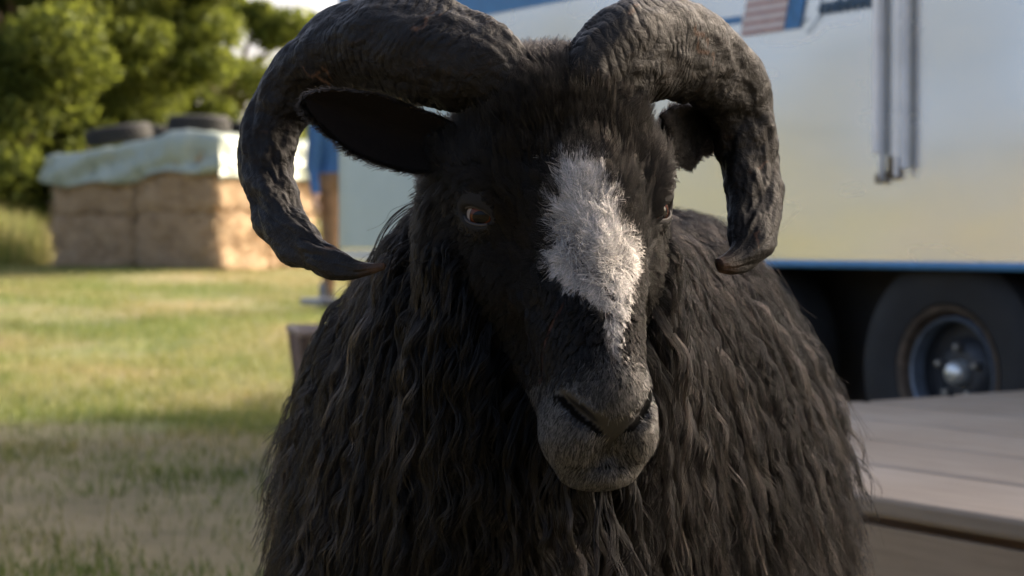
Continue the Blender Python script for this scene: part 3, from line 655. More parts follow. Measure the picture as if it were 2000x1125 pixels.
# trunk
B.ell((.035, 1.88, .50), (.180, .19, .27), .05).cone((.05, 1.92, .52), (.19, 2.70, .53), .200, .180, .08)
B.cone((.09, 1.80, .615), (.20, 2.60, .65), .125, .140, .08)
B.ell((.165, 2.05, .49), (.145, .21, .26), .06).ell((-.05, 1.95, .48), (.130, .2, .25), .06)
B.cone(hw(0, -.085, -.03), (.005, 1.80, .62), .082, .155, .06)
B.cone(hw(0, -.06, -.10), (.01, 1.76, .53), .07, .16, .06)
B.ell((.20, 2.86, .60), (.05, .06, .08), .05)
# legs: thigh, shank, cannon, hoof
for (x, y_) in ((-.09, 1.90), (.19, 1.93)):
    B.cone((x, y_, .42), (x, y_ + .02, .27), .075, .040, .04).cone((x, y_ + .02, .27), (x, y_ - .005, .09), .034, .026, .015).cone((x, y_ - .005, .09), (x, y_ - .02, .03), .028, .034, .012)
for (x, y_) in ((.09, 2.64), (.29, 2.66)):
    B.cone((x, y_, .48), (x, y_ - .06, .36), .11, .06, .05).cone((x, y_ - .06, .36), (x, y_ + .06, .25), .055, .034, .02).cone((x, y_ + .06, .25), (x, y_ + .035, .09), .032, .026, .015).cone((x, y_ + .035, .09), (x, y_ + .015, .03), .028, .034, .012)
NB = len(B.p)
# head
h = dict(fr=HF)
B.ell((0, -.045, .035), (.074, .076, .074), .03, **h)
B.ell((0, .000, .022), (.064, .048, .074), .03, **h)
B.ell((0, -.025, .078), (.052, .055, .040), .03, **h)
for s_ in (-1, 1): B.ell((s_ * .070, -.048, -.005), (.023, .040, .062), .03, **h)      # temple
B.cone((0, .010, -.015), (0, .066, -.125), .058, .035, .03, **h)
B.cone((0, .036, .010), (0, .088, -.125), .032, .024, .02, **h)
for s_ in (-1, 1):
    B.ell((s_ * .062, .002, .012), (.026, .034, .030), .018, **h)            # brow
    B.ell((s_ * .054, -.035, -.050), (.028, .050, .050), .03, **h)           # cheek
    B.cone((s_ * .026, -.045, -.080), (s_ * .008, .045, -.17), .032, .020, .03, **h)
    B.ell((s_ * .0215, .068, -.166), (.0220, .035, .030), .014, **h)          # lip / whisker pad
B.ell((0, .082, -.143), (.034, .030, .028), .016, **h)                       # nose tip
B.ell((0, .064, -.198), (.027, .027, .013), .016, **h)
for s_ in (-1, 1): B.ell((s_ * .0190, .0985, -.1475), (.0125, .0115, .0075), .006, **h)   # wing of the nose                       # chin
for s_ in (-1, 1):
    B.cone((s_ * .074, .034, -.022), (s_ * .045, .060, -.070), .008, .006, .012, op='s', **h)   # tear groove
    B.ell((s_ * .0655, .0085, -.001), (.0196, .0196, .0196), .007, **h)      # lid bulge
    B.cone((s_ * .012, .111, -.163), (s_ * .026, .1045, -.151), .0036, .0060, .004, op='s', **h)  # nostril
    B.cone((s_ * .026, .1045, -.151), (s_ * .0355, .092, -.138), .0060, .003, .004, op='s', **h)
    B.cone((0, .0965, -.1915), (s_ * .031, .070, -.1890), .0020, .0016, .002, op='s', **h)        # mouth
B.cone((0, .113, -.160), (0, .104, -.189), .0015, .0015, .003, op='s', **h)
# eye opening
for s_ in (-1, 1):
    B.ell((0, .0180, -.0012), (.0152, .0110, .0066), .002, fr=EYEF[s_], op='s')
def axis(lo, hi, f0, f1, fine, coarse):
    a = [f0]; 
    while a[-1] < f1: a.append(a[-1] + fine)
    st = fine; b = [f0]
    while b[-1] > lo: st = min(coarse, st * 1.15); b.append(b[-1] - st)
    st = fine
    while a[-1] < hi: st = min(coarse, st * 1.15); a.append(a[-1] + st)
    return np.array(b[:0:-1] + a)
V, Fq = B.mesh(axis(-.36, .62, E[0] - .10, E[0] + .135, .0025, .014), axis(1.30, 3.0, E[1] - .135, E[1] + .10, .0025, .014), axis(-.02, 1.0, E[2] - .225, E[2] + .15, .0025, .014))
# light smoothing of the head skin
def smooth(V, F, it, lam=0.5):
    e = np.concatenate([F[:, [0, 1]], F[:, [1, 2]], F[:, [2, 3]], F[:, [3, 0]]]); e = np.concatenate([e, e[:, ::-1]])
    cnt = np.bincount(e[:, 0], minlength=len(V)).astype(float)
    for _ in range(it):
        a = np.stack([np.bincount(e[:, 0], V[e[:, 1], k], len(V)) for k in range(3)], 1) / np.maximum(cnt, 1)[:, None]; V = V + lam * (a - V)
    return V
V = smooth(V, Fq, 2)
body_V, body_F = [V], [Fq]; body_M = [np.zeros(len(Fq), int)]

# ears: cupped leaves, two skins; rows given as (picture column, row, half width, distance)
EARS = []; RIMS = []
def ear(rows, cup, thick, roll_top):
    nu, nv = 40, 21
    rows = np.array(rows, float); tt = np.linspace(0, 1, len(rows)); u = np.linspace(0, 1, nu)
    # smooth interpolation (cubic through Catmull-Rom)
    def cr(col):
        out = []
        for q in u:
            s_ = q * (len(col) - 1); i = min(int(s_), len(col) - 2); f = s_ - i
            p0, p1, p2, p3 = col[max(i - 1, 0)], col[i], col[i + 1], col[min(i + 2, len(col) - 1)]
            out.append(0.5 * (2 * p1 + (p2 - p0) * f + (2 * p0 - 5 * p1 + 4 * p2 - p3) * f * f + (3 * p1 - p0 - 3 * p2 + p3) * f ** 3))
        return np.array(out)
    cx_, cy_, hw_, dd = (cr(rows[:, k]) for k in range(4)); P = np.zeros((nu, nv, 3)); v = np.linspace(-1, 1, nv)
    cen = np.array([at(a, b, c_) for a, b, c_ in zip(cx_, cy_, dd)]); sc = FPX / dd
    tan = np.gradient(cen, axis=0); tan /= np.linalg.norm(tan, axis=1)[:, None]
    side = np.cross(tan, np.array([0, 1.0, 0])); side /= np.linalg.norm(side, axis=1)[:, None]
    side *= np.sign(side[:, 2:3] + 1e-9)
    fw = np.array([0, -1.0, 0])
    for j, vj in enumerate(v):
        w_ = (hw_ / sc)
        P[:, j] = cen + side * (w_ * vj)[:, None] + fw * (w_ * (cup * (abs(vj) ** 1.7 - .6) + (roll_top * max(0, vj - .4))))[:, None]
    Nn = np.cross(np.gradient(P, axis=0), np.gradient(P, axis=1)); Nn /= np.linalg.norm(Nn, axis=2)[..., None] + 1e-9
    Nn *= np.sign((Nn * fw).sum(2).mean())
    edge = (1 - np.abs(v) ** 4)[None, :, None] * np.clip((1 - u) * 12, 0, 1)[:, None, None]
    A = P + Nn * thick * (.25 + .75 * edge) * .5; Bk = P - Nn * thick * (.25 + .75 * edge) * .5
    VV = np.concatenate([A.reshape(-1, 3), Bk.reshape(-1, 3)]); m = nu * nv
    ii = np.arange(m).reshape(nu, nv); f1 = np.stack([ii[:-1, :-1], ii[1:, :-1], ii[1:, 1:], ii[:-1, 1:]], -1).reshape(-1, 4)
    f2 = f1[:, ::-1] + m; rim = []
    loop = list(ii[:, 0]) + list(ii[-1, 1:]) + list(ii[::-1, -1][1:]) + list(ii[0, ::-1][1:-1])
    for a, b in zip(loop, loop[1:] + loop[:1]): rim.append((a, b, b + m, a + m))
    F_ = np.concatenate([f1, f2, np.array(rim)]); off = sum(len(q) for q in body_V)
    body_V.append(VV); body_F.append(F_ + off); body_M.append(np.zeros(len(F_), int)); EARS.append((off, off + len(VV))); RIMS.append(P[::2, -1])
ear([(905, 285, 34, 1.475), (860, 283, 52, 1.475), (800, 272, 61, 1.475), (720, 243, 61, 1.47), (655, 216, 42, 1.465), (615, 200, 24, 1.46), (593, 192, 3, 1.457)], .75, .006, .3)
ear([(1292, 262, 36, 1.53), (1318, 262, 52, 1.55), (1345, 262, 56, 1.575), (1366, 268, 46, 1.60), (1380, 282, 24, 1.62), (1384, 296, 4, 1.63)], .35, .006, .0)
# eyelid rims: almond loops
for s_ in (-1, 1):
    loop = []
    for k in range(28):
        a = 2 * PI * k / 28; u_ = .0152 * math.cos(a); v_ = .0066 * math.sin(a) * (abs(math.sin(a)) ** .2) - .0012
        loop.append(EYEF[s_][0] + np.array([u_, math.sqrt(.0186 ** 2 - u_ * u_ - v_ * v_), v_]) @ EYEF[s_][1])
    mb = MB().tube([Vector(p) for p in loop], .0013, 7, closed=True); VV = np.array([v_.co[:] for v_ in mb.bm.verts]); mb.bm.verts.index_update()
    FF = np.array([[v_.index for v_ in f.verts] for f in mb.bm.faces]); mb.bm.free(); off = sum(len(q) for q in body_V)
    body_V.append(VV); body_F.append(FF + off); body_M.append(np.ones(len(FF), int))
BV = np.concatenate(body_V); BF = np.concatenate(body_F); BM = np.concatenate(body_M)
SKINM = NT('ram_skin'); v = SKINM.coord((1, 1, 1)); at_ = SKINM.node('ShaderNodeAttribute', attribute_name='tone')
n1 = SKINM.noise(v, 60, 5, 0.6)
SKINM.l(SKINM.mix(0.3, at_.outputs['Color'], SKINM.ramp(n1, [(0.3, (.5, .5, .5)), (0.7, (1, 1, 1))]), 'MULTIPLY'), SKINM.b.inputs['Base Color'])
SKINM.l(SKINM.ramp(at_.outputs['Alpha'], [(0, (.9, .9, .9)), (1, (.42, .42, .42))]), SKINM.b.inputs['Roughness']); SKINM.l(SKINM.ramp(at_.outputs['Alpha'], [(0, (.05, .05, .05)), (1, (.4, .4, .4))]), SKINM.b.inputs['Specular IOR Level']); SKINM.bump(SKINM.noise(v, 260, 4, .7), 0.35, 0.0012)
LIDM = simple('eyelid_rim', (0.016, 0.013, 0.0125), 0.65, var=.2, scale=200, bump=0.1, bdist=.0005)
body = mesh_np('body', BV - ram_o, BF, [SKINM.m, LIDM], ram, smooth=True, mat_idx=BM)
print('ram body verts', len(BV))

# ---- regions in the head frame
L = to_head(BV)
def inpoly(x, y, poly):
    c_ = np.zeros(len(x), bool); n_ = len(poly)
    for i in range(n_):
        x1, y1 = poly[i]; x2, y2 = poly[(i + 1) % n_]
        cond = ((y1 > y) != (y2 > y)) & (x < (x2 - x1) * (y - y1) / (y2 - y1 + 1e-12) + x1); c_ ^= cond
    return c_
def polydist(P, pts):
    d = np.full(len(P), 1e9); pts = np.array(pts)
    for a, b in zip(pts, pts[1:]):
        t = np.clip(((P - a) @ (b - a)) / ((b - a) ** 2).sum(), 0, 1); d = np.minimum(d, np.linalg.norm(P - a - t[:, None] * (b - a), axis=1))
    return d
#BLAZE-BEGIN
BLAZE = [(-0.0149, 0.0398), (-0.0010, 0.0564), (0.0037, 0.0334), (0.0082, 0.0099), (0.0189, -0.0077), (0.0263, -0.0292), (0.0237, -0.0464), (0.0160, -0.0632), (0.0091, -0.0798), (0.0048, -0.0964), (0.0006, -0.1054), (-0.0010, -0.0942), (-0.0027, -0.0774), (-0.0096, -0.0610), (-0.0213, -0.0487), (-0.0310, -0.0333), (-0.0269, -0.0200), (-0.0293, -0.0103), (-0.0252, 0.0011), (-0.0201, 0.0126), (-0.0209, 0.0282)]
SCARS = [[(-0.0275, 0.0819, -0.0668), (-0.0352, 0.0734, -0.0829), (-0.0390, 0.0603, -0.1026), (-0.0347, 0.0343, -0.1299)],
         [(-0.0296, 0.0721, -0.0379), (-0.0095, 0.0847, -0.0357), (0.0057, 0.0869, -0.0400), (0.0205, 0.0842, -0.0520), (0.0252, 0.0820, -0.0580)],
         [(-0.0387, 0.0575, -0.0196), (-0.0293, 0.0668, -0.0149), (-0.0208, 0.0721, -0.0105)],
         [(-0.0321, 0.0606, 0.0053), (-0.0223, 0.0659, 0.0118), (-0.0142, 0.0647, 0.0260)]]
#BLAZE-END
dist_head = np.linalg.norm(L * np.array([1, 1, .8]), axis=1)
def face_mask(L_):
    lim = np.where(L_[:, 2] > -.015, -.065, -.065 + (-.015 - L_[:, 2]) * .66) + np.clip(np.abs(L_[:, 0]) - .045, 0, .1) * np.where(L_[:, 2] < -.02, 1.3, 0)
    return (L_[:, 1] > lim) & (L_[:, 2] > -.23) & (L_[:, 2] < .2) & (np.abs(L_[:, 0]) < .12)
def blaze_mask(L_): return inpoly(L_[:, 0], L_[:, 2], BLAZE) & (L_[:, 1] > .01) & face_mask(L_)
tone = np.zeros((len(BV), 4), np.float32); tone[:] = (.004, .0038, .0035, 0)
tone[blaze_mask(L)] = (.05, .045, .042, 0)
nosem = (np.abs(L[:, 0]) < .038) & (L[:, 2] < -.125) & (L[:, 1] > .08)
tone[nosem] = (.0062, .0062, .0066, .9)
q_ = np.stack([np.abs(L[:, 0]), L[:, 1], L[:, 2]], 1); q_[:, 1] = 0; tone[(polydist(q_, [(0, 0, -.1915), (.016, 0, -.1900), (.031, 0, -.1890)]) < .0016) & (L[:, 1] > .04)] = (.0015, .0014, .0013, 0)
tone[(polydist(q_, [(.011, 0, -.1640), (.026, 0, -.1515), (.0355, 0, -.1385)]) < .0028) & (L[:, 1] > .07)] = (.0010, .001, .001, 0)
for s_ in (-1, 1):
    de = np.linalg.norm(L - np.array([s_ * .071, .012, .004]), axis=1); tone[(de < .026)] = (.0085, .0085, .009, .35)
for pts in SCARS:
    dd = polydist(L, pts); tone[dd < .0018] = (.06, .036, .034, 0)
for a, b in EARS: tone[a:b] = (.006, .005, .0045, 0)
tone[BV[:, 2] < .045] = (.03, .027, .024, 1)
ca = body.data.attributes.new('tone', 'FLOAT_COLOR', 'POINT'); ca.data.foreach_set('color', tone.ravel())

# ---- eyes
EYE = NT('ram_eye'); tc = EYE.n.new('ShaderNodeTexCoord'); sx = EYE.n.new('ShaderNodeSeparateXYZ'); EYE.l(tc.outputs['Object'], sx.inputs[0])
def mth(op, a, b=None, c=None):
    n_ = EYE.n.new('ShaderNodeMath'); n_.operation = op
    for i, q_ in enumerate((a, b, c)):
        if q_ is None: continue
        if hasattr(q_, 'is_output'): EYE.l(q_, n_.inputs[i])
        else: n_.inputs[i].default_value = q_
    return n_.outputs[0]
r_ir = mth('SQRT', mth('ADD', mth('POWER', mth('MULTIPLY', sx.outputs[0], 1.0), 2.0), mth('POWER', sx.outputs[2], 2.0)))
r_pu = mth('SQRT', mth('ADD', mth('POWER', mth('DIVIDE', sx.outputs[0], .0072), 2.0), mth('POWER', mth('DIVIDE', sx.outputs[2], .0050), 2.0)))
iris = EYE.ramp(mth('DIVIDE', r_ir, .012), [(0.3, (.085, .024, .008)), (0.76, (.06, .016, .006)), (0.82, (.012, .006, .004)), (0.87, (.20, .17, .15))])
EYE.l(EYE.mix(EYE.ramp(r_pu, [(0.95, (0, 0, 0)), (1.1, (1, 1, 1))]), (.002, .002, .002), iris), EYE.b.inputs['Base Color'])
EYE.b.inputs['Roughness'].default_value = 0.10; EYE.b.inputs['Specular IOR Level'].default_value = 0.10; EYE.b.inputs['Coat Weight'].default_value = 0.03; EYE.b.inputs['Coat Roughness'].default_value = 0.03
for s_ in (-1, 1):
    c0 = EYEF[s_][0]
    bm = bmesh.new(); bmesh.ops.create_uvsphere(bm, u_segments=40, v_segments=28, radius=.0170)
    for v_ in bm.verts:
        if v_.co.y < -.0145: v_.co.y -= (-.0145 - v_.co.y) * .2
    me = bpy.data.meshes.new('eye'); bm.to_mesh(me); bm.free(); me.materials.append(EYE.m); me.polygons.foreach_set('use_smooth', np.ones(len(me.polygons), dtype=bool))
    o = link(bpy.data.objects.new('eye', me), ram); o.location = c0 - ram_o
    g = np.array([.26, .96, -.08]) @ EYEF[s_][1]; g = Vector(g).normalized()
    zz = Vector(ez); xx = (-g).cross(zz).normalized(); zz = xx.cross(-g).normalized()
    o.rotation_euler = Matrix((xx, -g, zz)).transposed().to_euler()

# ---- horns
HORN = NT('horn_keratin'); v = HORN.coord((1, 1, 1)); aa = HORN.node('ShaderNodeAttribute', attribute_name='along')
n1 = HORN.noise(v, 22, 7, .65); n2 = HORN.noise(v, 90, 6, .7, .6); n3 = HORN.noise(v, 9, 4, .6)
c = HORN.ramp(n1, [(0.30, (.0018, .0016, .0015)), (0.48, (.0034, .003, .0028)), (0.60, (.006, .0052, .0047)), (0.78, (.014, .0112, .0096))])
c = HORN.mix(HORN.ramp(n2, [(0.58, (0, 0, 0)), (0.76, (.8, .8, .8))]), c, (.030, .0175, .0115))
c = HORN.mix(HORN.ramp(n3, [(0.55, (0, 0, 0)), (0.75, (.5, .5, .5))]), c, (.010, .010, .0106))
c = HORN.mix(aa.outputs['Color'], c, (.085, .046, .028))
HORN.l(c, HORN.b.inputs['Base Color']); HORN.b.inputs['Roughness'].default_value = 0.5; HORN.b.inputs['Specular IOR Level'].default_value = 0.18
HORN.l(HORN.ramp(n2, [(0.3, (.32, .32, .32)), (0.7, (.58, .58, .58))]), HORN.b.inputs['Roughness'])
HORN.bump(n2, 0.9, 0.004)
def vnoise(P, scale, seed):
    """cheap value noise on points"""
    q = P * scale; i = np.floor(q).astype(np.int64); f = q - i; f = f * f * (3 - 2 * f); out = np.zeros(P.shape[:-1])
    for a in (0, 1):
        for b in (0, 1):
            for c_ in (0, 1):
                h_ = (i[..., 0] + a) * 374761393 + (i[..., 1] + b) * 668265263 + (i[..., 2] + c_) * 2147483647 + seed * 974711
                h_ = (h_ ^ (h_ >> 13)) * 1274126177; r_ = ((h_ ^ (h_ >> 16)) & 0xffff) / 65535.0
                w_ = (f[..., 0] if a else 1 - f[..., 0]) * (f[..., 1] if b else 1 - f[..., 1]) * (f[..., 2] if c_ else 1 - f[..., 2]); out += w_ * r_
    return out - .5
def horn(rows, side, seed, scars):
    rows = np.array(rows, float); nu, nv = 420, 84; n_ = len(rows)
    P0 = np.array([at(a, b, E[1] - c_) for a, b, _, c_ in rows]); R0 = rows[:, 2] / (FPX / (E[1] - rows[:, 3]))
    u = np.linspace(0, 1, nu); cen = np.zeros((nu, 3)); R = np.zeros(nu)
    for q_ in range(nu):
        s_ = u[q_] * (n_ - 1); i = min(int(s_), n_ - 2); f = s_ - i; id_ = [max(i - 1, 0), i, i + 1, min(i + 2, n_ - 1)]
        w_ = 0.5 * np.array([-f + 2 * f * f - f ** 3, 2 - 5 * f * f + 3 * f ** 3, f + 4 * f * f - 3 * f ** 3, -f * f + f ** 3]); cen[q_] = w_ @ P0[id_]; R[q_] = max(w_ @ R0[id_], .0012)
    # reparametrise by length
    sl_ = np.concatenate([[0], np.cumsum(np.linalg.norm(np.diff(cen, axis=0), axis=1))]); Lh = sl_[-1]; s_ = np.linspace(0, Lh, nu)
    cen = np.stack([np.interp(s_, sl_, cen[:, k]) for k in range(3)], 1); R = np.interp(s_, sl_, R)
    T = np.gradient(cen, axis=0); T /= np.linalg.norm(T, axis=1)[:, None]
    # outward direction: away from the curl's centre, kept smooth
    ctr = cen[int(nu * .25):].mean(0); O = cen - ctr; O -= (O * T).sum(1)[:, None] * T; O /= np.linalg.norm(O, axis=1)[:, None]; Bn = np.cross(T, O)
    th = np.linspace(0, 2 * PI, nv, endpoint=False); TH = th[None, :]; U = (s_ / Lh)[:, None]
    twist = side * 0.9 * U
    a_ = TH + twist
    # rounded-triangular section: flat inner face, keel on the front outer edge
    prof = 1.0 + 0.06 * np.cos(3 * (a_ - .6)) + .05 * np.cos(a_ * 2)
    ss = s_[:, None] + 0 * TH
    wob = .010 * np.sin(a_ * 2 + 3) + .006 * np.sin(a_ * 3 + seed)
    nz = vnoise(np.stack([ss * 34, np.cos(a_) * 1.8, np.sin(a_) * 1.8], -1), 1.0, seed) * .030
    ph = (ss + wob + nz)
    base_amt = np.clip(1.25 - U * 1.9, .12, 1)
    wr = -((1 - np.abs(np.sin(ph * PI / .0078))) ** 4) * .0018 * base_amt * np.clip(-.25 + 2.2 * (vnoise(np.stack([ss * 45, np.cos(a_) * 2, np.sin(a_) * 2], -1), 1, seed + 3) + .5), 0, 1.4)
    big = np.sin(ph * 2 * PI / .052 + 1.1) * .0014 * (.4 + U)
    diag = (np.abs(np.sin((ph * 26 + a_ * 1.5 * side) )) ** .6 - .6) * .0042 * np.clip((U - .30) * 3, 0, 1) * np.clip((1.0 - U) * 4, .15, 1)
    fine = vnoise(np.stack([ss * 60, np.cos(a_) * 4, np.sin(a_) * 4], -1), 1, seed + 9) * .0034 + vnoise(np.stack([ss * 160, np.cos(a_) * 14, np.sin(a_) * 14], -1), 1, seed + 5) * .0020
    lump = vnoise(np.stack([ss * 22, np.cos(a_) * 1.3, np.sin(a_) * 1.3], -1), 1, seed + 7) * .0030
    rr = R[:, None] * prof + (wr + big + diag + fine + lump) * np.clip(R[:, None] / .02, .2, 1)
    P = cen[:, None, :] + (np.cos(TH)[..., None] * O[:, None, :] + np.sin(TH)[..., None] * Bn[:, None, :] * .92) * rr[..., None]
    ii = np.arange(nu * nv).reshape(nu, nv); jj = np.roll(ii, -1, 1)
    F_ = np.stack([ii[:-1], ii[1:], jj[1:], jj[:-1]], -1).reshape(-1, 4)
    VV = np.concatenate([P.reshape(-1, 3), cen[-1:], cen[:1]]); tipf = [(int(a), int(b), nu * nv) for a, b in zip(ii[-1], jj[-1])]
    if np.linalg.norm(np.cross(P[5, 1] - P[5, 0], P[6, 0] - P[5, 0])) > 0 and ((np.cross(P[6, 0] - P[5, 0], P[5, 1] - P[5, 0])) * (P[5, 0] - cen[5])).sum() < 0: F_ = F_[:, ::-1]
    me = bpy.data.meshes.new('horn'); me.from_pydata((VV - ram_o).tolist(), [], F_.tolist() + tipf); me.materials.append(HORN.m)
    me.polygons.foreach_set('use_smooth', np.ones(len(me.polygons), dtype=bool))
    col = np.zeros((len(VV), 4), np.float32); col[:, 3] = 1
    cn = vnoise(VV, 180, 4) + .5
    for (px, py, d0, ln, ang) in scars:
        k = np.array([math.cos(ang), 0, -math.sin(ang)]); c0 = at(px, py, d0); rel = VV - c0; al = rel @ k; pr = np.abs(rel[:, 0] * k[2] - rel[:, 2] * k[0] + .004 * np.sin(al * 300))
        m = (np.abs(al) < ln) & (pr < .0030 * cn * (1 - np.abs(al) / ln)) & (rel[:, 1] < .06); col[m, :3] = .75
    tipm = np.concatenate([np.clip((U - .955) * 14, 0, .5).repeat(nv, 1).ravel() * cn[:nu * nv] * 1.4, [.5, 0]]); col[:, :3] = np.maximum(col[:, :3], tipm[:, None])
    ca = me.attributes.new('along', 'FLOAT_COLOR', 'POINT'); ca.data.foreach_set('color', col.ravel())
    return link(bpy.data.objects.new('horn', me), ram)
horn([(1045, 205, 62, .00), (1000, 174, 70, .005), (935, 134, 90, 0), (850, 105, 101, -.02), (760, 86, 98, -.045), (675, 98, 87, -.075), (602, 142, 73, -.095), (549, 207, 62, -.105), (523, 280, 54, -.10), (522, 350, 50, -.085),
      (540, 415, 46, -.06), (580, 470, 42, -.03), (637, 508, 32, 0), (697, 526, 19, .022), (750, 520, 6, .035)], 1, 3, [(830, 35, 1.43, .016, -.6), (610, 135, 1.48, .018, .25), (622, 150, 1.48, .010, 1.3), (640, 485, 1.42, .006, .9)])
horn([(1120, 215, 60, .0), (1150, 172, 78, .005), (1185, 130, 90, -.005), (1235, 100, 97, -.025), (1302, 93, 94, -.06), (1370, 116, 84, -.095), (1422, 166, 72, -.12), (1450, 236, 62, -.135), (1461, 308, 60, -.135), (1470, 376, 57, -.125),
      (1473, 438, 50, -.105), (1462, 488, 38, -.085), (1432, 512, 24, -.07), (1404, 517, 12, -.06)], -1, 11, [(1370, 70, 1.5, .012, 1.1), (1380, 100, 1.5, .016, .8), (1498, 320, 1.55, .006, .1), (1490, 470, 1.5, .01, 2.2), (1240, 15, 1.44, .01, -.1)])

# ---- hair
def hair_material(name, root, tip, rand=0.5, rough=0.32, grey=None, rrough=0.35, ior=1.3):
    t = NT(name); t.n.remove(t.b); hi = t.n.new('ShaderNodeHairInfo'); hb_ = t.n.new('ShaderNodeBsdfHairPrincipled'); hb_.parametrization = 'COLOR'; hb_.model = 'CHIANG'
    c = t.mix(t.ramp(hi.outputs['Intercept'], [(0.1, (0, 0, 0)), (0.95, (1, 1, 1))]), root, tip)
    c = t.mix(rand, c, t.ramp(hi.outputs['Random'], [(0, (.35, .35, .35)), (0.75, (1, 1, 1)), (1, (1.6, 1.5, 1.4))]), 'MULTIPLY')
    if grey: c = t.mix(t.ramp(hi.outputs['Random'], [(grey[0] - .01, (0, 0, 0)), (grey[0] + .01, (1, 1, 1))]), c, grey[1])
    t.l(c, hb_.inputs['Color']); hb_.inputs['Roughness'].default_value = rough; hb_.inputs['Radial Roughness'].default_value = rrough; hb_.inputs['Random Roughness'].default_value = .2; hb_.inputs['IOR'].default_value = ior
    t.l(hb_.outputs[0], t.out.inputs[0]); return t.m
def curves(name, P, rad_root, rad_tip, mat, parent, curve_r=None):
    n_, k, _ = P.shape; cd = bpy.data.hair_curves.new(name); cd.add_curves([k] * n_)
    cd.attributes['position'].data.foreach_set('vector', (P - ram_o).astype(np.float32).ravel())
    a = cd.attributes.get('radius') or cd.attributes.new('radius', 'FLOAT', 'POINT')
    r_ = np.linspace(0, 1, k); r_ = rad_root + (rad_tip - rad_root) * r_ ** 1.5; r_ = np.broadcast_to(r_, (n_, k)) * (RNG.uniform(.7, 1.3, (n_, 1)) if curve_r is None else curve_r[:, None])
    a.data.foreach_set('value', r_.astype(np.float32).ravel()); cd.materials.append(mat)
    return link(bpy.data.objects.new(name, cd), parent)
# triangles of the skin
TR = np.concatenate([BF[:, [0, 1, 2]], BF[:, [0, 2, 3]]]); A_, B_, C_ = BV[TR[:, 0]], BV[TR[:, 1]], BV[TR[:, 2]]
TN = np.cross(B_ - A_, C_ - A_); TA = np.linalg.norm(TN, axis=1) / 2; TN /= (2 * TA[:, None] + 1e-12); TC = (A_ + B_ + C_) / 3; TL = to_head(TC)
is_ear = np.zeros(len(BV), bool); is_lid = np.zeros(len(BV), bool); base_n = len(body_V[0])
for a, b in EARS: is_ear[a:b] = True
is_lid[EARS[-1][1]:] = True; t_ear = is_ear[TR[:, 0]]; t_lid = is_lid[TR[:, 0]]; t_face = face_mask(TL) & ~t_ear & ~t_lid
def sample(w, n_):
    w = w / w.sum(); i = RNG.choice(len(w), n_, p=w); r1 = np.sqrt(RNG.random(n_))[:, None]; r2 = RNG.random(n_)[:, None]
    return A_[i] * (1 - r1) + B_[i] * r1 * (1 - r2) + C_[i] * r1 * r2, TN[i], i
def unit(v_): return v_ / (np.linalg.norm(v_, axis=-1, keepdims=True) + 1e-9)
to_cam = unit(np.array([0, 0, CAM_H]) - TC)
# --- fleece: wavy locks that hang and lie on one another
FLEECE = hair_material('fleece_wool', (.0004, .00036, .00033), (.0018, .0015, .00135), .7, .27, ior=1.22)
t_fl = (~t_face) & (~t_ear) & (~t_lid) & (TC[:, 2] > .30) & ~((np.linalg.norm(TL, axis=1) < .1) & (TL[:, 2] > .04))
facing = (TN * to_cam).sum(1)
wgt = TA * t_fl * np.where(facing > -.25, 1.0, .16) * np.where(TC[:, 2] > .40, 1, .35) * np.where(TC[:, 1] > 2.35, .55, 1)
NL, K, PER = 12000, 28, 8
P0, N0, _ = sample(wgt, NL)
lenL = RNG.uniform(.09, .25, NL) * np.where(P0[:, 2] > .72, .75, 1.0)
nearhead = np.clip(1 - np.linalg.norm(to_head(P0), axis=1) / .22, 0, 1); lenL *= 1 - .35 * nearhead
Lq = to_head(P0); lenL = np.where((Lq[:, 2] > -.06) & (np.linalg.norm(Lq, axis=1) < .15), np.minimum(lenL, .028 + .25 * np.clip(-Lq[:, 2] - .0, 0, .06)), lenL)
pts = np.zeros((NL, K, 3)); pts[:, 0] = P0
g = np.array([0, 0, -1.0]); lat = np.zeros((NL, 3)); lat[:, 0] = np.clip((P0[:, 0] - .03) * 3.2, -.42, .6) * np.where(P0[:, 1] > 2.1, .35, 1)
flow = unit(g - (N0 @ g)[:, None] * N0 + lat * .55 + RNG.normal(0, .22, (NL, 3)))
d = unit(N0 * .75 + flow); step = lenL / (K - 1); lift = np.minimum(RNG.uniform(.004, .034, NL), lenL * .16)
cur = P0.copy()
for k in range(1, K):
    tgt = unit(g * 1.0 + lat * .25 + flow * .5); d = unit(d * .72 + tgt * .42); cur = cur + d * step[:, None]
    need = .003 + lift * min(1, k / 5.0)
    f = B.at(cur); m = f < need
    if m.any():
        gr = B.grad(cur[m]); cur[m] = cur[m] + gr * (need[m] - f[m])[:, None]; d[m] = unit(cur[m] - pts[m, k - 1])
    pts[:, k] = cur
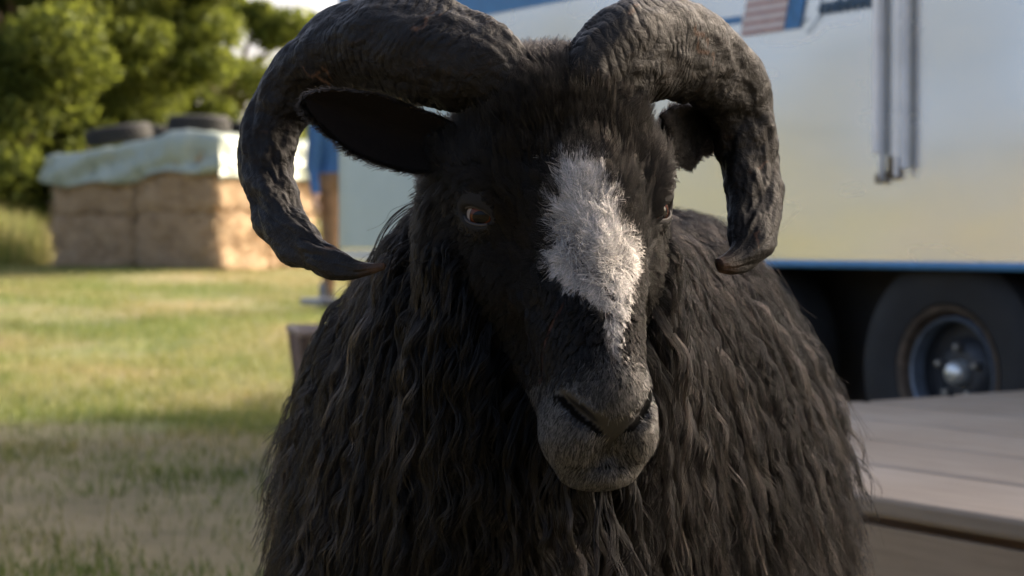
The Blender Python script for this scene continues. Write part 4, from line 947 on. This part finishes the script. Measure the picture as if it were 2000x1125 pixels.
# strands about each lock
tang = unit(np.gradient(pts, axis=1)); nr = unit(N0)[:, None, :] * np.ones((1, K, 1)); nr = unit(nr - (nr * tang).sum(2, keepdims=True) * tang); bn = np.cross(tang, nr)
s_ = np.linspace(0, 1, K)[None, :]
wl_ = RNG.uniform(.036, .070, (NL, 1)); ph = RNG.uniform(0, 6.28, (NL, 1)); amp = .0008 + .0072 * RNG.random((NL, 1)) ** 1.2
arc = s_ * lenL[:, None]; amp = amp * np.clip(lenL / .10, .2, 1)[:, None]
def strands(PER, crad, jit):
    out = np.zeros((NL, PER, K, 3)); ra = RNG.uniform(0, 2 * PI, (NL, PER, 1)); rr = np.sqrt(RNG.random((NL, PER, 1)))
    env = (1.0 - .78 * np.sin(np.clip(s_ * 1.15, 0, 1) * PI / 2))[:, None, :] * crad * RNG.uniform(.4, 1.9, (NL, 1, 1))
    ph2 = ph[:, None] + RNG.normal(0, .22, (NL, PER, 1)); am = amp[:, None] * RNG.uniform(.7, 1.3, (NL, PER, 1)) * np.clip(s_ * 4, 0, 1)[:, None]
    w_ = 2 * PI * arc[:, None] / (wl_[:, None] * RNG.uniform(.97, 1.03, (NL, PER, 1))) + ph2
    fl = RNG.normal(0, jit, (NL, PER, 1, 3)) * (np.linspace(0, 1, K) ** 2)[None, None, :, None]
    on = np.cos(ra) * rr * env + am * .6 * np.cos(w_); ob = np.sin(ra) * rr * env + am * np.sin(w_)
    out = pts[:, None] + nr[:, None] * on[..., None] + bn[:, None] * ob[..., None] + fl
    sh = RNG.uniform(.72, 1.0, (NL, PER, 1))                                    # uneven ends
    idx = (np.arange(K)[None, None, :] * sh); i0 = np.floor(idx).astype(int); fr = (idx - i0)[..., None]; i1 = np.minimum(i0 + 1, K - 1)
    out = np.take_along_axis(out, i0[..., None], 2) * (1 - fr) + np.take_along_axis(out, i1[..., None], 2) * fr
    return out.reshape(-1, K, 3)
ST = strands(PER, .0044, .0021)
top_l = np.repeat((RNG.random(NL) < .16) & (lift > .014), PER)
curves('fleece', ST[~top_l], .00044, .00016, FLEECE, ram)
FLEECE_T = hair_material('fleece_faded_tips', (.001, .00085, .00075), (.0105, .0080, .0068), .6, .30, ior=1.3)
curves('fleece_tips', ST[top_l], .00046, .00016, FLEECE_T, ram)
FLY = strands(1, .016, .016)[RNG.random(NL) < .35]
curves('loose_wool', FLY, .00022, .00008, FLEECE, ram)

# --- short hair of the face
def fur(name, P, N, length, tdir, stand, mat, r0, r1, K=6, curl=.25, clump=.35, cell=.006, seed=1, jit=.22, per=24):
    n_ = len(P); T = tdir - (tdir * N).sum(1)[:, None] * N; T = unit(T + RNG.normal(0, jit, (n_, 3)))
    T = unit(T - (T * N).sum(1)[:, None] * N); length = length * RNG.uniform(.65, 1.2, n_)
    s_ = np.linspace(0, 1, K)[None, :, None]; st = stand[:, None, None] if hasattr(stand, 'shape') else stand
    d0 = unit(N[:, None] * st + T[:, None] * (1 - st * .5)); lean = T[:, None] * .45 - N[:, None] * .18
    O = P[:, None] + (d0 * s_ + lean * s_ ** 2 * .5) * length[:, None, None]
    O = O + np.cross(N, T)[:, None] * (np.sin(s_ * 4 + RNG.uniform(0, 6, (n_, 1, 1))) * s_ * curl * .2) * length[:, None, None]
    if clump > 0:
        nc = max(8, int(n_ / per)); ci = RNG.choice(n_, nc, replace=False); kd = KDTree(nc)
        for a, i in enumerate(ci): kd.insert(P[i], a)
        kd.balance(); near = np.array([kd.find(p)[1] for p in P]); par = O[ci][near]; ok = (np.linalg.norm(P - P[ci][near], axis=1) < cell)[:, None, None]
        O = O + (par - O) * (s_ ** 1.2) * clump * ok
    return curves(name, O, r0, r1, mat, ram)
def hairdir(Lp):
    """combing in head coordinates: a whorl low on the forehead; up above it, down below, outwards at the sides"""
    x, f, z = Lp[:, 0], Lp[:, 1], Lp[:, 2]; wz = z + .035
    up = np.tanh((wz + .012 * np.sin(x * 130 + 1)) / .022); D_ = np.stack([x * 9 + np.sign(x) * .18 + .55 * np.exp(-(wz / .014) ** 2) * np.sign(np.sin(x * 210 + z * 90)), 0 * x - .1, up], 1)
    D_[:, 0] += .25 * np.sin(z * 160 + x * 60)
    cheek = np.clip((np.abs(x) - .055) / .02, 0, 1); D_ = D_ * (1 - cheek[:, None]) + cheek[:, None] * np.stack([np.sign(x) * .4, -.8 + 0 * x, -.55 + 0 * x + np.clip(z * 12, -.2, .9)], 1)
    return D_ @ HR
def face_len(Lp):
    x, f, z = Lp[:, 0], Lp[:, 1], Lp[:, 2]
    l = np.interp(z, [-.2, -.14, -.11, -.07, -.03, .02, .06, .12], [.0050, .0048, .0052, .0085, .016, .020, .022, .028])
    l = l + np.clip(-f - .0, 0, .06) * .36 * (z < .06)
    for s_ in (-1, 1):
        de = np.linalg.norm(Lp - np.array([s_ * .074, .014, 0]), axis=1); l = np.minimum(l, np.interp(de, [.016, .022, .045], [.001, .0035, .03]))
    return l
def bare(Lp):
    x, f, z = np.abs(Lp[:, 0]), Lp[:, 1], Lp[:, 2]
    q_ = np.stack([x, 0 * x, z], 1); nose = ((polydist(q_, [(.004, 0, -.1585), (.012, 0, -.1560), (.023, 0, -.1470), (.034, 0, -.1355)]) < .0082 + RNG.normal(0, .0012, len(x))) | ((x < .0085 + (z + .156) * .35 + RNG.normal(0, .001, len(x))) & (z < -.156) & (z > -.178))) & (f > .08)
    eye = np.zeros(len(Lp), bool)
    for s_ in (-1, 1):
        e_ = (Lp @ HR + E - EYEF[s_][0]) @ EYEF[s_][1].T; eye |= ((e_[:, 0] / .0190) ** 2 + ((e_[:, 2] - .002) / .0135) ** 2 < 1) & (e_[:, 1] > 0)
    mouth = polydist(q_, [(0, 0, -.1915), (.016, 0, -.1900), (.031, 0, -.1890)]) < .0014
    return nose | eye | (mouth & (f > .04))
FB = hair_material('black_face_hair', (.0011, .001, .00095), (.0038, .0034, .0032), .7, .34, ior=1.25)
FW = hair_material('white_blaze_hair', (.010, .0095, .009), (.25, .242, .233), .8, .45, ior=1.4, rrough=.6)  # dark roots put the shade between the white strands into the colour
FG = hair_material('grizzled_muzzle_hair', (.003, .003, .003), (.009, .0085, .008), .4, .4, grey=(.55, (.125, .121, .116)))
wf = TA * t_face * (facing > -.3)
N1 = 95000
P1, N1v, _ = sample(wf * np.where(TL[:, 2] > -.1, 1.0, 1.6), N1); L1 = to_head(P1)
ok = ~bare(L1) & (B.at(P1) > -.004); P1, N1v, L1 = P1[ok], N1v[ok], L1[ok]
for pts_ in SCARS:
    k_ = polydist(L1, pts_) > RNG.uniform(.0010, .0028, len(P1)); P1, N1v, L1 = P1[k_], N1v[k_], L1[k_]
bz = blaze_mask(L1 + RNG.normal(0, .0028, L1.shape))
muz = (~bz) & (L1[:, 2] < -.098 - .9 * np.abs(L1[:, 0]) + RNG.normal(0, .006, len(L1))) & (L1[:, 1] > -.005 - (L1[:, 2] + .1) * .25)
thin = bz & (vnoise(P1, 170.0, 21) + .6 * vnoise(P1, 420.0, 22) < -.21 + RNG.normal(0, .05, len(P1))); bz &= ~thin
blk = ~bz & ~muz & ~thin; le = face_len(L1); dr = hairdir(L1)
fur('face_hair', P1[blk], N1v[blk], le[blk], dr[blk], .4, FB, .00024, .00008, clump=.7, cell=.009)
fur('blaze_hair', P1[bz], N1v[bz], le[bz] * .95 + .001, dr[bz], .24, FW, .00030, .00010, K=7, clump=.62, cell=.006, jit=.38, curl=.9, per=11)
fur('muzzle_hair', P1[muz], N1v[muz], le[muz], dr[muz], .35, FG, .00022, .00008, clump=.1)
n_ = 12000; Pb, Nb, _ = sample(TA * t_face * (TL[:, 2] > -.105) * blaze_mask(TL), n_); Lb = to_head(Pb)
for pts_ in SCARS:
    k_ = polydist(Lb, pts_) > RNG.uniform(.0008, .0024, len(Pb)); Pb, Nb, Lb = Pb[k_], Nb[k_], Lb[k_]
k_ = vnoise(Pb, 170.0, 21) + .6 * vnoise(Pb, 420.0, 22) > -.18; Pb, Nb, Lb = Pb[k_], Nb[k_], Lb[k_]
fur('blaze_hair', Pb, Nb, face_len(Lb) * .95 + .001, hairdir(Lb), .24, FW, .00030, .00010, K=7, clump=.62, cell=.006, jit=.38, curl=.9, per=11)
# forelock between the horns, back of the head
n_ = 16000; tp = (~t_ear) & (~t_lid) & (np.linalg.norm(TL, axis=1) < .17) & (TL[:, 2] > .03) & (np.abs(TL[:, 0]) < .09)
Pp, Np, _ = sample(TA * tp, n_); Lp = to_head(Pp); dirp = np.stack([Lp[:, 0] * 6, -.2 + 0 * Lp[:, 0], 1.0 + 0 * Lp[:, 0]], 1) @ HR
fur('poll_hair', Pp, Np, np.full(n_, .024), dirp, .75, FB, .00026, .00008, clump=.5, cell=.009, jit=.35)
n_ = 45000; Pe, Ne, _ = sample(TA * t_ear, n_); de_ = unit(np.stack([np.sign(Pe[:, 0] - E[0]), 0 * Pe[:, 0], -.25 + 0 * Pe[:, 0]], 1))
FE = hair_material('ear_hair', (.0006, .00055, .0005), (.0020, .0016, .0014), .6, .4, ior=1.2)
FR = hair_material('ear_rim_hair', (.003, .0024, .002), (.013, .0100, .0085), .6, .4, ior=1.3)
rim_ = np.minimum(*[polydist(Pe, r_) for r_ in RIMS]) < RNG.uniform(.002, .0065, n_)
fur('ear_hair', Pe[~rim_], Ne[~rim_], np.full((~rim_).sum(), .0085), de_[~rim_], .35, FE, .00022, .00008, K=5, clump=.4, jit=.4)
fur('ear_rim_hair', Pe[rim_], Ne[rim_], np.full(rim_.sum(), .0060), de_[rim_], .45, FR, .00022, .00008, K=5, clump=.3, jit=.5)
